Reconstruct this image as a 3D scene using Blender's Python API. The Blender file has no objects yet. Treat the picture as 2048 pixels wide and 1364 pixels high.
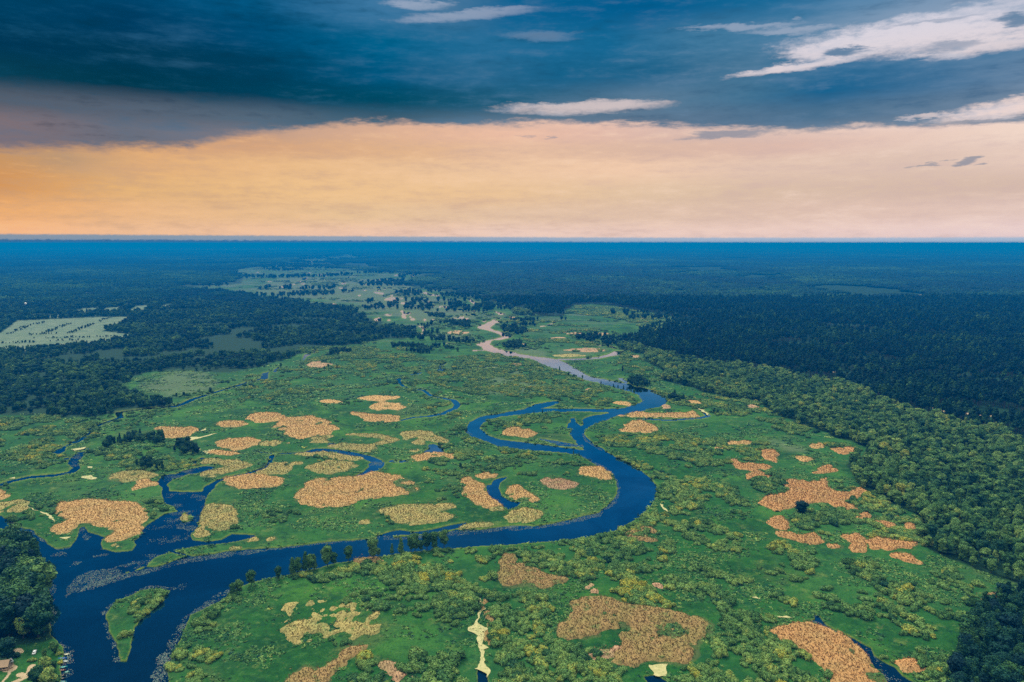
import bpy, math, random
import numpy as np
from mathutils import Vector
random.seed(7)
RNG = np.random.default_rng(11)
SC = bpy.context.scene
COL = SC.collection

# ------------------------------------------------------------------ camera
H = 250.0                      # drone height in metres
F = 1462.0                     # focal length in photo pixels (photo is 2048 wide)
EYE = 486.0                    # photo row of the eye level
HAZE = 0.00013               # haze density per metre
PITCH = math.atan((682.0 - EYE) / F)
CP, SP = math.cos(PITCH), math.sin(PITCH)
cam = bpy.data.cameras.new('camera')
cam.sensor_width = 36.0
cam.lens = 36.0 * F / 2048.0
cam.clip_start = 1.0
cam.clip_end = 200000.0
camo = bpy.data.objects.new('camera', cam)
camo.location = (0, 0, H)
camo.rotation_euler = (math.radians(90) - PITCH, 0, 0)
COL.objects.link(camo)
SC.camera = camo


def ray(x, y):
    """direction of a photo pixel in the world (x right, y ahead, z up)"""
    return x - 1024.0, F * CP + (682.0 - y) * SP, -F * SP + (682.0 - y) * CP


def gp(x, y):
    """photo pixel -> metres on the flat ground"""
    dx, dy, dz = ray(x, y)
    t = -H / dz
    return dx * t, dy * t


def azel(x, y):
    dx, dy, dz = ray(x, y)
    return math.degrees(math.atan2(dx, dy)), math.degrees(math.atan2(dz, math.hypot(dx, dy)))


def lin(r, g, b):
    f = lambda c: (c / 255 / 12.92) if c / 255 <= 0.04045 else ((c / 255 + 0.055) / 1.055) ** 2.4
    return (f(r), f(g), f(b), 1.0)


# ------------------------------------------------------------------ render settings
SC.view_settings.view_transform = 'Standard'
SC.view_settings.look = 'None'
SC.view_settings.exposure = 0.0
SC.view_settings.gamma = 1.0
SC.view_settings.use_curve_mapping = False
SC.render.engine = 'CYCLES'
cy = SC.cycles
cy.max_bounces = 4
cy.diffuse_bounces = 1
cy.glossy_bounces = 2
cy.transmission_bounces = 1
cy.transparent_max_bounces = 4
cy.volume_bounces = 0
cy.caustics_reflective = False
cy.caustics_refractive = False
cy.sample_clamp_indirect = 4.0
cy.use_denoising = False

# ------------------------------------------------------------------ node helpers
class NT:
    """small expression helper over a node tree"""
    def __init__(s, tree):
        s.t = tree
        s.n = tree.nodes
        s.l = tree.links

    def _in(s, sock, v):
        if isinstance(v, bpy.types.NodeSocket):
            s.l.new(v, sock)
        elif v is not None:
            sock.default_value = v

    def m(s, op, a, b=None, c=None, clamp=False):
        n = s.n.new('ShaderNodeMath')
        n.operation = op
        n.use_clamp = clamp
        s._in(n.inputs[0], a)
        s._in(n.inputs[1], b)
        s._in(n.inputs[2], c)
        return n.outputs[0]

    def add(s, a, b): return s.m('ADD', a, b)
    def sub(s, a, b): return s.m('SUBTRACT', a, b)
    def mul(s, a, b): return s.m('MULTIPLY', a, b)
    def div(s, a, b): return s.m('DIVIDE', a, b)

    def step(s, v, lo, hi, a=0.0, b=1.0):
        n = s.n.new('ShaderNodeMapRange')
        n.interpolation_type = 'SMOOTHSTEP'
        s._in(n.inputs[0], v)
        for i, q in enumerate((lo, hi, a, b)):
            s._in(n.inputs[i + 1], q)
        return n.outputs[0]

    def mix(s, f, a, b):
        n = s.n.new('ShaderNodeMix')
        n.data_type = 'RGBA'
        s._in(n.inputs[0], f)
        s._in(n.inputs[6], a)
        s._in(n.inputs[7], b)
        return n.outputs[2]

    def noise(s, vec, scale, detail=4.0, rough=0.55, out=0, dist=0.0):
        n = s.n.new('ShaderNodeTexNoise')
        s._in(n.inputs['Vector'], vec)
        n.inputs['Scale'].default_value = scale
        n.inputs['Detail'].default_value = detail
        n.inputs['Roughness'].default_value = rough
        n.inputs['Distortion'].default_value = dist
        return n.outputs[out]

    def xyz(s, x, y, z):
        n = s.n.new('ShaderNodeCombineXYZ')
        for i, q in enumerate((x, y, z)):
            s._in(n.inputs[i], q)
        return n.outputs[0]

    def sep(s, v):
        n = s.n.new('ShaderNodeSeparateXYZ')
        s._in(n.inputs[0], v)
        return n.outputs

    def ramp(s, f, stops, mode='LINEAR'):
        n = s.n.new('ShaderNodeValToRGB')
        n.color_ramp.interpolation = mode
        e = n.color_ramp.elements
        while len(e) < len(stops):
            e.new(0.5)
        for k, (p, c) in zip(range(len(stops)), stops):
            e[k].position = p
            e[k].color = c
        s._in(n.inputs[0], f)
        return n.outputs[0]

    def attr(s, name, kind='GEOMETRY'):
        n = s.n.new('ShaderNodeAttribute')
        n.attribute_type = kind
        n.attribute_name = name
        return n


# ------------------------------------------------------------------ sky
SUN_EL, SUN_AZ = 48.0, -28.0       # degrees; the sun stands ahead of the camera, a little to the left
world = bpy.data.worlds.new('World')
SC.world = world
world.use_nodes = True
wt = world.node_tree
wt.nodes.clear()
W = NT(wt)
co = wt.nodes.new('ShaderNodeTexCoord').outputs['Generated']
vx, vy, vz = W.sep(co)[:3]
el = W.mul(W.m('ARCTAN2', vz, W.m('SQRT', W.add(W.mul(vx, vx), W.mul(vy, vy)))), 180 / math.pi)
az = W.mul(W.m('ARCTAN2', vx, vy), 180 / math.pi)
# streaky cloud noise: stretched along the horizon
cv = W.xyz(W.mul(az, 0.05), W.mul(el, 0.22), 3.7)
n1 = W.sub(W.noise(cv, 1.6, 6, 0.58), 0.5)
cv2 = W.xyz(W.mul(az, 0.09), W.mul(el, 0.55), 11.2)
n2 = W.sub(W.noise(cv2, 2.2, 7, 0.62), 0.5)
cv3 = W.xyz(W.mul(az, 0.25), W.mul(el, 0.9), 21.0)
n3 = W.sub(W.noise(cv3, 3.0, 6, 0.65), 0.5)
n4 = W.sub(W.noise(W.xyz(W.mul(az, 0.5), W.mul(el, 1.3), 33.0), 4.0, 7, 0.7), 0.5)
waz = W.add(az, W.mul(n2, 6.0))
wel = W.add(el, W.mul(W.add(W.mul(n1, 0.9), W.add(W.mul(n2, 1.1), W.mul(n3, 0.6))), W.step(el, .4, 3.5)))


def blob(x, y, rx, ry, tilt=0.0, soft=1.0):
    """elliptic mask round a direction, 1 in the middle; sizes are given in photo pixels"""
    a0, e0 = azel(x, y)
    a1, _ = azel(x + rx, y)
    _, e1 = azel(x, y - ry)
    u = W.div(W.sub(waz, a0), a1 - a0)
    e = W.sub(wel, e0)
    if tilt:
        e = W.sub(e, W.mul(W.sub(az, a0), tilt))
    v = W.div(e, e1 - e0)
    d = W.add(W.add(W.mul(u, u), W.mul(v, v)), W.add(W.mul(n3, 1.6), W.mul(n4, 1.3)))
    return W.step(d, 1.0 + soft, max(0.0, 1.0 - soft), 0.0, 1.0)


# colour of the cloudy sky, row by row: (photo row, [(photo column, colour), ...])
u_az = W.div(W.add(waz, 42.0), 84.0)
saz = W.step(az, -38, 34, 0.0, 1.0)


def rows(tab):
    out = None; prev = None
    for y, stops in tab:
        r = W.ramp(u_az, [((azel(x, y)[0] + 42) / 84, lin(*c)) for x, c in stops])
        e_ = azel(1024, y)[1]
        out = r if out is None else W.mix(W.step(wel, prev, e_), out, r)
        prev = e_
    return out


base = rows([(470, [(0, (250, 186, 132)), (300, (245, 195, 150)), (700, (243, 200, 170)), (1000, (242, 208, 190)), (1500, (240, 208, 195)), (2048, (236, 208, 205))]),
             (430, [(0, (238, 174, 110)), (300, (233, 184, 134)), (700, (232, 195, 150)), (1000, (228, 195, 165)), (1400, (222, 192, 172)), (1750, (225, 195, 180)), (2048, (228, 200, 188))]),
             (388, [(0, (212, 150, 90)), (250, (230, 180, 120)), (600, (238, 194, 140)), (1000, (235, 196, 152)), (1300, (225, 195, 165)), (1600, (218, 190, 170)), (2048, (215, 188, 172))]),
             (340, [(0, (200, 150, 100)), (130, (188, 152, 118)), (300, (228, 176, 122)), (600, (233, 188, 138)), (900, (235, 195, 155)), (1250, (240, 202, 172)), (1500, (228, 198, 178)), (1850, (222, 195, 180)), (2048, (232, 205, 190))]),
             (302, [(0, (218, 158, 104)), (300, (222, 166, 116)), (500, (212, 164, 126)), (800, (225, 180, 140)), (1024, (230, 190, 160)), (1300, (220, 185, 165)), (1600, (222, 188, 174)), (2048, (240, 215, 200))]),
             (268, [(0, (150, 124, 116)), (250, (128, 118, 124)), (450, (165, 138, 130)), (620, (205, 165, 140)), (800, (225, 180, 150)), (1024, (235, 190, 165)), (1200, (225, 186, 170)), (1400, (215, 186, 176)), (1650, (235, 206, 192)), (2048, (245, 218, 208))]),
             (225, [(0, (112, 108, 118)), (500, (130, 125, 130)), (900, (225, 185, 165)), (1400, (235, 208, 200)), (2048, (246, 222, 214))])])
dcol = rows([(285, [(0, (126, 112, 118)), (250, (104, 110, 124)), (450, (120, 118, 128)), (1024, (120, 128, 144)), (2048, (110, 130, 150))]),
             (248, [(0, (84, 94, 108)), (256, (86, 98, 114)), (512, (84, 104, 122)), (768, (64, 96, 116)), (1024, (100, 122, 142)), (1400, (88, 116, 142)), (1650, (74, 112, 142)), (2048, (112, 134, 158))]),
             (205, [(0, (6, 62, 84)), (256, (0, 55, 76)), (512, (0, 62, 88)), (768, (0, 74, 100)), (1024, (30, 92, 122)), (1300, (92, 124, 150)), (1500, (66, 114, 146)), (1660, (22, 98, 142)), (1850, (64, 112, 150)), (2048, (104, 134, 164))]),
             (150, [(0, (0, 54, 84)), (256, (0, 56, 84)), (512, (0, 62, 92)), (768, (0, 88, 128)), (960, (42, 104, 142)), (1100, (22, 98, 138)), (1300, (34, 100, 138)), (1500, (72, 118, 150)), (1700, (56, 112, 152)), (2048, (80, 124, 160))]),
             (90, [(0, (0, 64, 98)), (256, (0, 60, 96)), (512, (0, 76, 116)), (768, (0, 98, 140)), (960, (36, 108, 150)), (1200, (20, 104, 148)), (1400, (64, 120, 156)), (1600, (72, 124, 160)), (1800, (130, 155, 182)), (2048, (140, 160, 186))]),
             (20, [(0, (0, 76, 110)), (256, (0, 72, 112)), (512, (4, 90, 134)), (740, (58, 118, 160)), (900, (66, 116, 154)), (1024, (8, 98, 146)), (1280, (0, 92, 142)), (1536, (20, 104, 150)), (1750, (76, 130, 170)), (2048, (132, 156, 184))])])
# broken texture in both
tex = W.add(W.mul(n1, .5), W.add(W.mul(n2, .8), W.mul(n3, .5)))
dcol = W.mix(W.step(tex, -.04, .38, 0, .36), dcol, W.mix(saz, lin(40, 108, 146), lin(142, 160, 184)))
dcol = W.mix(W.step(tex, .02, -.36, 0, .6), dcol, W.mix(saz, lin(0, 44, 66), lin(16, 84, 126)))
base = W.mix(W.step(tex, -.06, .24, 0, .5), base, W.mix(saz, lin(196, 156, 122), lin(208, 180, 174)))
base = W.mix(W.step(tex, .0, -.30, 0, .42), base, W.mix(saz, lin(252, 200, 140), lin(250, 224, 210)))
edge = W.sep(W.ramp(u_az, [((azel(x, y)[0] + 42) / 84, (azel(x, y)[1] / 20,) * 3 + (1,)) for x, y in ((0, 293), (380, 291), (470, 268), (700, 243), (1024, 241), (1350, 252), (1600, 256), (1800, 248), (2048, 240))]))[0]
edge = W.mul(edge, 20.0)
wid = W.step(az, -34, -10, .5, 0.34)
ragged = W.add(wel, W.mul(n3, .45))
deck = W.step(W.sub(ragged, edge), W.mul(wid, -1.0), wid)
sky = W.mix(deck, base, dcol)
# gaps in the deck
gapc = W.mix(W.step(el, 9, 16), lin(236, 214, 208), lin(212, 212, 226))
gapc = W.mix(W.step(tex, -.05, .3, 0.0, .6), gapc, lin(176, 188, 208))
for (x, y, rx, ry, t, k) in ((1850, 68, 280, 32, 0.0, 1.0), (1680, 92, 110, 16, 0.06, .95), (1980, 86, 150, 16, 0.0, .9), (1610, 128, 140, 9, 0.10, 0.95), (1960, 20, 170, 14, 0.0, .6),
                             (1490, 51, 120, 6, 0.0, 0.34), (940, 28, 130, 11, 0.09, 0.34), (835, 5, 55, 10, 0, 0.4), (1170, 215, 150, 12, 0.0, 0.7), (1080, 207, 60, 5, 0, .3), (2030, 212, 130, 17, 0.08, 1.0),
                             (1880, 226, 70, 4, 0.0, 0.7), (1085, 74, 60, 12, 0.0, 0.14), (1590, 56, 90, 8, 0, 0.36)):
    sky = W.mix(W.mul(blob(x, y, rx, ry, t, 1.0), k), sky, gapc)
for (x, y, rx, ry, t, k) in ((1450, 268, 85, 6, 0.03, 0.75), (1855, 328, 32, 3, 0.1, 0.6), (1925, 324, 22, 6, 0.25, 0.75), (1962, 326, 17, 3, 0.15, 0.65), (1980, 238, 95, 4, 0, 0.55),
                             (1705, 98, 42, 8, -0.03, 0.85), (1895, 92, 55, 7, 0.0, 0.5), (1108, 275, 9, 3, 0, 0.5), (1050, 275, 22, 2, 0, 0.4), (2050, 35, 40, 16, 0, .8), (1860, 45, 110, 4, .05, .35)):
    sky = W.mix(W.mul(blob(x, y, rx, ry, t, 0.8), k), sky, W.mix(W.step(el, 8, 12), lin(128, 138, 156), lin(58, 112, 150)))
# pale mist band and far ridges right at the horizon
hz = W.mix(saz, lin(118, 146, 166), lin(172, 192, 216))
hn = W.sub(W.noise(W.xyz(W.mul(az, 0.9), W.mul(el, 2.0), 0), 3.0, 6, 0.65), 0.5)
htop = W.add(W.step(az, -36, 30, 0.58, 0.38), W.mul(hn, 0.16))
sky = W.mix(W.step(W.sub(el, htop), 0.07, -0.09, 0.0, 0.9), sky, hz)
ridge = W.mix(saz, lin(30, 92, 136), lin(30, 124, 184))
sky = W.mix(W.step(W.sub(el, W.add(W.step(az, -36, 30, 0.24, 0.04), W.mul(hn, 0.3))), 0.05, -0.08, 0.0, 0.85), sky, ridge)
# out of the frame: dark deck first, then bright even overcast overhead
ns = wt.nodes.new('ShaderNodeTexSky')
ns.sky_type = 'NISHITA'
ns.sun_disc = False
ns.sun_elevation = math.radians(SUN_EL)
ns.sun_rotation = math.radians(SUN_AZ)
nsc = wt.nodes.new('ShaderNodeVectorMath')
nsc.operation = 'SCALE'
wt.links.new(ns.outputs[0], nsc.inputs[0])
nsc.inputs['Scale'].default_value = 0.10
over = W.mix(0.8, nsc.outputs[0], (3.1, 3.15, 2.75, 1))
navy = W.mix(W.step(el, 19, 30), dcol, lin(0, 40, 66))
sky = W.mix(W.step(el, 17.2, 20.5), sky, navy)
sky = W.mix(W.step(W.add(el, W.mul(n1, 14)), 33, 54), sky, over)
bgn = wt.nodes.new('ShaderNodeBackground')
wt.links.new(sky, bgn.inputs[0])
bgn.inputs[1].default_value = 1.0
wo = wt.nodes.new('ShaderNodeOutputWorld')
wt.links.new(bgn.outputs[0], wo.inputs[0])

sun = bpy.data.lights.new('sun', 'SUN')
sun.energy = 3.6
sun.angle = math.radians(12)
sun.color = (1.0, 0.93, 0.80)
suno = bpy.data.objects.new('sun', sun)
sd = Vector((math.sin(math.radians(SUN_AZ)) * math.cos(math.radians(SUN_EL)), math.cos(math.radians(SUN_AZ)) * math.cos(math.radians(SUN_EL)), math.sin(math.radians(SUN_EL))))
suno.rotation_euler = sd.to_track_quat('Z', 'Y').to_euler()
suno.location = (0, 0, 400)
COL.objects.link(suno)

# ------------------------------------------------------------------ object helpers
def tag(o, label=None, cat=None, group=None, kind=None, tint=None):
    if label: o['label'] = label
    if cat: o['category'] = cat
    if group: o['group'] = group
    if kind: o['kind'] = kind
    if tint is not None: o['tint'] = float(tint)
    return o


def link(name, me, parent=None, mat=None):
    o = bpy.data.objects.new(name, me)
    COL.objects.link(o)
    if parent: o.parent = parent
    if mat and me is not None and not me.materials: me.materials.append(mat)
    return o


def mesh_np(name, V, Fq, smooth=False):
    """mesh from arrays; Fq is a list of (n,k) index arrays"""
    me = bpy.data.meshes.new(name)
    V = np.asarray(V, dtype=np.float32)
    me.vertices.add(len(V))
    me.vertices.foreach_set('co', V.ravel())
    if not isinstance(Fq, (list, tuple)): Fq = [Fq]
    Fq = [np.asarray(f, dtype=np.int32) for f in Fq if len(f)]
    nl = sum(f.size for f in Fq)
    npoly = sum(len(f) for f in Fq)
    me.loops.add(nl)
    me.polygons.add(npoly)
    me.loops.foreach_set('vertex_index', np.concatenate([f.ravel() for f in Fq]))
    tot = np.concatenate([np.full(len(f), f.shape[1], dtype=np.int32) for f in Fq])
    st = np.concatenate([[0], np.cumsum(tot)[:-1]]).astype(np.int32)
    me.polygons.foreach_set('loop_start', st)
    me.polygons.foreach_set('loop_total', tot)
    me.polygons.foreach_set('use_smooth', np.full(npoly, smooth))
    me.update(calc_edges=True)
    return me


class MB:
    """collects simple shapes into one mesh"""
    def __init__(s): s.v = []; s.f = []
    def add(s, vs, fs):
        b = len(s.v); s.v += [tuple(v) for v in vs]; s.f += [[b + i for i in f] for f in fs]; return s
    def box(s, c, d, taper=1.0, rz=0.0):
        cx, cy_, cz = c; dx, dy, dz = d[0] / 2, d[1] / 2, d[2] / 2
        vs = []
        for z, k in ((-dz, 1.0), (dz, taper)):
            for x, y in ((-dx, -dy), (dx, -dy), (dx, dy), (-dx, dy)):
                x, y = x * k, y * k
                vs.append((cx + x * math.cos(rz) - y * math.sin(rz), cy_ + x * math.sin(rz) + y * math.cos(rz), cz + z))
        return s.add(vs, [(0, 3, 2, 1), (4, 5, 6, 7), (0, 1, 5, 4), (1, 2, 6, 5), (2, 3, 7, 6), (3, 0, 4, 7)])
    def cyl(s, p0, p1, r0, r1=None, n=8):
        r1 = r0 if r1 is None else r1
        p0, p1 = Vector(p0), Vector(p1)
        d = (p1 - p0).normalized()
        a = d.orthogonal().normalized(); b = d.cross(a)
        vs = [tuple(p + (a * math.cos(t) + b * math.sin(t)) * r) for p, r in ((p0, r0), (p1, r1)) for t in [2 * math.pi * i / n for i in range(n)]]
        fs = [(i, (i + 1) % n, n + (i + 1) % n, n + i) for i in range(n)] + [tuple(range(n))[::-1], tuple(range(n, 2 * n))]
        return s.add(vs, fs)
    def build(s, name, mat, parent=None, smooth=False):
        me = bpy.data.meshes.new(name)
        me.from_pydata(s.v, [], s.f)
        if smooth: me.polygons.foreach_set('use_smooth', [True] * len(me.polygons))
        return link(name, me, parent, mat)


def material(name):
    m = bpy.data.materials.new(name)
    m.use_nodes = True
    t = m.node_tree
    b = t.nodes['Principled BSDF']
    return m, NT(t), b


def plain(name, col, rough=0.7, metal=0.0, var=0.12, scale=2.0):
    m, N, b = material(name)
    geo = N.n.new('ShaderNodeNewGeometry').outputs['Position']
    f = N.noise(geo, scale, 4)
    c2 = tuple(max(0, c * (1 - var * 2)) for c in col[:3]) + (1,)
    N.l.new(N.mix(f, tuple(col[:3]) + (1,), c2), b.inputs['Base Color'])
    b.inputs['Roughness'].default_value = rough
    b.inputs['Metallic'].default_value = metal
    return m


# ------------------------------------------------------------------ numpy noise and masks
def _h(ix, iy, seed):
    n = (ix.astype(np.int64) * 374761393 + iy.astype(np.int64) * 668265263 + seed * 974634777) & 0x7fffffff
    n = ((n ^ (n >> 13)) * 1274126177) & 0x7fffffff
    return ((n ^ (n >> 16)) & 0xffff) / 65535.0


def vnoise(x, y, s, seed=0):
    x = x / s; y = y / s
    ix, iy = np.floor(x), np.floor(y)
    fx, fy = x - ix, y - iy
    fx = fx * fx * (3 - 2 * fx); fy = fy * fy * (3 - 2 * fy)
    a = _h(ix, iy, seed); b = _h(ix + 1, iy, seed); c = _h(ix, iy + 1, seed); d = _h(ix + 1, iy + 1, seed)
    return (a * (1 - fx) + b * fx) * (1 - fy) + (c * (1 - fx) + d * fx) * fy


def fbm(x, y, s, seed=0, o=4):
    r = 0; k = 0.5; t = 0
    for i in range(o):
        r = r + k * vnoise(x, y, s, seed + i * 17); t += k; k *= 0.5; s *= 0.5
    return r / t


def pip(x, y, P):
    """points in polygon"""
    P = np.asarray(P, dtype=float)
    out = np.zeros(x.shape, bool)
    bb = (x >= P[:, 0].min()) & (x <= P[:, 0].max()) & (y >= P[:, 1].min()) & (y <= P[:, 1].max())
    if not bb.any(): return out
    xs, ys = x[bb], y[bb]
    r = np.zeros(xs.shape, bool)
    j = len(P) - 1
    for i in range(len(P)):
        x0, y0, x1, y1 = P[i, 0], P[i, 1], P[j, 0], P[j, 1]
        if y0 != y1:
            c = ((y0 > ys) != (y1 > ys)) & (xs < (x1 - x0) * (ys - y0) / (y1 - y0) + x0)
            r ^= c
        j = i
    out[bb] = r
    return out


def near_line(x, y, P, w):
    """points within w metres of a polyline"""
    P = np.asarray(P, dtype=float)
    out = np.zeros(x.shape, bool)
    bb = (x >= P[:, 0].min() - w) & (x <= P[:, 0].max() + w) & (y >= P[:, 1].min() - w) & (y <= P[:, 1].max() + w)
    if not bb.any(): return out
    xs, ys = x[bb], y[bb]
    r = np.zeros(xs.shape, bool)
    for i in range(len(P) - 1):
        ax, ay = P[i]; dx, dy = P[i + 1] - P[i]
        t = np.clip(((xs - ax) * dx + (ys - ay) * dy) / (dx * dx + dy * dy + 1e-9), 0, 1)
        r |= (xs - ax - t * dx) ** 2 + (ys - ay - t * dy) ** 2 < w * w
    out[bb] = r
    return out


def G(P):                                   # photo polygon -> ground polygon
    return np.array([gp(x, y) for x, y in P])


def T(n, P):                                # polygon read off tile n of the 4x enlarged photo
    ox, oy = ((0, 682), (512, 682), (1024, 682), (1536, 682), (0, 1023), (512, 1023), (1024, 1023), (1536, 1023))[n - 1]
    return [(ox + x / 4, oy + y / 4) for x, y in P]


def ell(x, y, rx, ry, n=18):
    return [(x + rx * math.cos(2 * math.pi * i / n), y + ry * math.sin(2 * math.pi * i / n)) for i in range(n)]

# ------------------------------------------------------------------ map of the valley (outlines in photo pixels, turned into metres)
RIVER = G([(985, 640), (1001, 644), (988, 648), (981, 656), (988, 661), (997, 662.5), (1017, 666.5), (1024.5, 670), (1019, 675), (999, 679.5), (983, 680), (979, 688), (989, 695), (1005, 699.6), (1024, 703.5),
  (1042, 709), (1067, 713), (1095, 716), (1117, 719), (1135, 727), (1153, 737), (1169, 748.5), (1190, 755), (1212, 759), (1235, 764), (1259, 768), (1272, 774), (1286, 774.5), (1300, 780), (1311, 786), (1324, 791), (1330, 796), (1333, 803), (1330, 808),
  (1321, 812), (1299, 818), (1264, 826), (1236, 829.5), (1225, 833), (1216, 839.5), (1194, 846), (1180, 851), (1171, 858), (1168, 868), (1172, 874), (1179, 879.5), (1192, 889), (1206, 899.5), (1231, 913), (1261, 927),
  (1286, 942), (1304, 957), (1313, 969), (1314, 980), (1311, 997), (1303, 1008), (1294, 1017), (1276, 1034), (1260, 1043), (1241, 1053), (1222, 1061), (1204, 1068), (1175, 1073), (1149, 1077), (1084, 1083), (1024, 1087), (974, 1090),
  (894, 1096), (812, 1104), (737, 1115), (674, 1123), (637, 1135), (600, 1143), (574, 1148), (524, 1158), (497, 1165), (475, 1174), (462, 1180), (442, 1198), (412, 1215), (382, 1230), (374, 1248), (362, 1273),
  (344, 1305), (339, 1335), (342, 1364), (346, 1480), (120, 1480), (123, 1364), (123, 1340), (121, 1320), (126, 1303), (126, 1293), (114, 1273), (107, 1258), (104, 1235), (106, 1213), (99, 1198), (98, 1173), (97, 1140), (82, 1128), (78, 1110),
  (62, 1090), (45, 1073), (22, 1063), (0, 1056), (-80, 1036), (-300, 1012), (-300, 992), (-80, 1012), (0, 1030), (20, 1040), (50, 1055), (72, 1060), (92, 1080), (100, 1092), (117, 1097), (140, 1093), (150, 1083), (160, 1071), (158, 1062), (160, 1053), (170, 1051),
  (175, 1060), (195, 1067), (212, 1073), (205, 1083), (207, 1096), (235, 1103), (262, 1100), (272, 1090), (270, 1080), (282, 1074), (284, 1060), (295, 1049), (310, 1038), (325, 1026), (355, 1023), (345, 1012), (327, 1002),
  (321, 986), (325, 974.5), (316, 964.5), (325, 949.5), (355, 947), (367, 939.5), (390, 935), (410, 932), (435, 934.5), (405, 944.5), (375, 948), (345, 959.5), (333, 969.5), (336, 982), (360, 983), (402, 983),
  (410, 972), (430, 959.5), (457, 952), (487, 947), (512, 939.5), (529, 934.5), (537, 922), (536, 912), (547, 907), (543, 924.5), (532, 937), (512, 943), (490, 950), (465, 954.5), (448, 958), (435, 964.5), (420, 982), (410, 994.5), (405, 1008), (402, 1023), (400, 1040),
  (392, 1055), (382, 1068), (382, 1079), (410, 1083), (445, 1077), (465, 1067), (510, 1068), (512, 1071), (487, 1078), (455, 1085), (422, 1088), (390, 1093), (350, 1100), (350, 1103), (382, 1112), (425, 1108), (462, 1102),
  (512, 1098), (562, 1094), (637, 1085), (712, 1079), (749, 1076), (807, 1072), (887, 1064), (912, 1059), (962, 1058), (1024, 1050), (1069, 1052), (1124, 1043), (1164, 1033), (1199, 1023), (1220, 1005), (1231, 992), (1236, 977),
  (1231, 959.5), (1226, 950), (1219, 942), (1199, 932), (1174, 918), (1159, 911), (1134, 904.5), (1086, 901), (1049, 898), (1024, 894.5), (994, 891), (974, 882), (949, 874.5), (938, 868), (932, 862), (934.5, 849.5),
  (949, 837), (974, 829.5), (1024, 822), (1049, 818), (1062, 811), (1079, 807), (1116, 801), (1123, 804.5), (1106, 809.5), (1080, 816), (1124, 817), (1199, 817), (1249, 816), (1274, 808), (1283, 802), (1281, 795), (1274, 787),
  (1262, 782), (1241, 777), (1212, 769), (1173, 759), (1153, 753), (1137, 744), (1122, 739), (1097, 733), (1075, 722), (1056, 715), (1032, 714), (997, 707.5), (966, 698.7), (964, 693), (952, 688), (958, 685), (974, 681), (989, 678), (1004, 673),
  (1001, 669), (988, 663.5), (968, 658.6), (954, 655), (958, 650), (968, 649)])
ISLANDS = [G(p) for p in (
  [(1024, 829.5), (999, 832), (977, 839.5), (965, 845), (959.5, 852), (960, 858), (964.5, 862), (977, 871), (1000, 878), (1024, 882), (1074, 887), (1124, 894.5), (1171, 901), (1159, 891), (1149, 878), (1138, 868), (1141, 857), (1133, 854.5),
   (1134, 848), (1141, 842), (1139, 837), (1148, 834.5), (1151, 844.5), (1161, 852), (1165, 849.5), (1166, 838), (1184, 831), (1219, 826), (1214, 823), (1149, 822), (1089, 823), (1049, 827)],
  [(345, 1178), (325, 1198), (310, 1215), (290, 1232), (277, 1248), (272, 1262), (262, 1293), (256, 1308), (252, 1321), (240, 1320), (233, 1288), (220, 1255), (212, 1235), (222, 1213), (230, 1203), (250, 1195), (282, 1180), (315, 1175)],
  [(292, 1133), (295, 1125), (317, 1110), (340, 1104), (352, 1108), (375, 1112), (350, 1119), (320, 1130), (307, 1133)],
  [(265, 1142), (280, 1135), (293, 1131), (285, 1137)], ell(371, 1036, 12, 7), ell(366, 1027, 4, 2), [(244, 1147), (258, 1141), (256, 1145)],
  [(787, 1068), (800, 1064), (850, 1063), (888, 1060), (862, 1065), (800, 1070)])]
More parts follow.
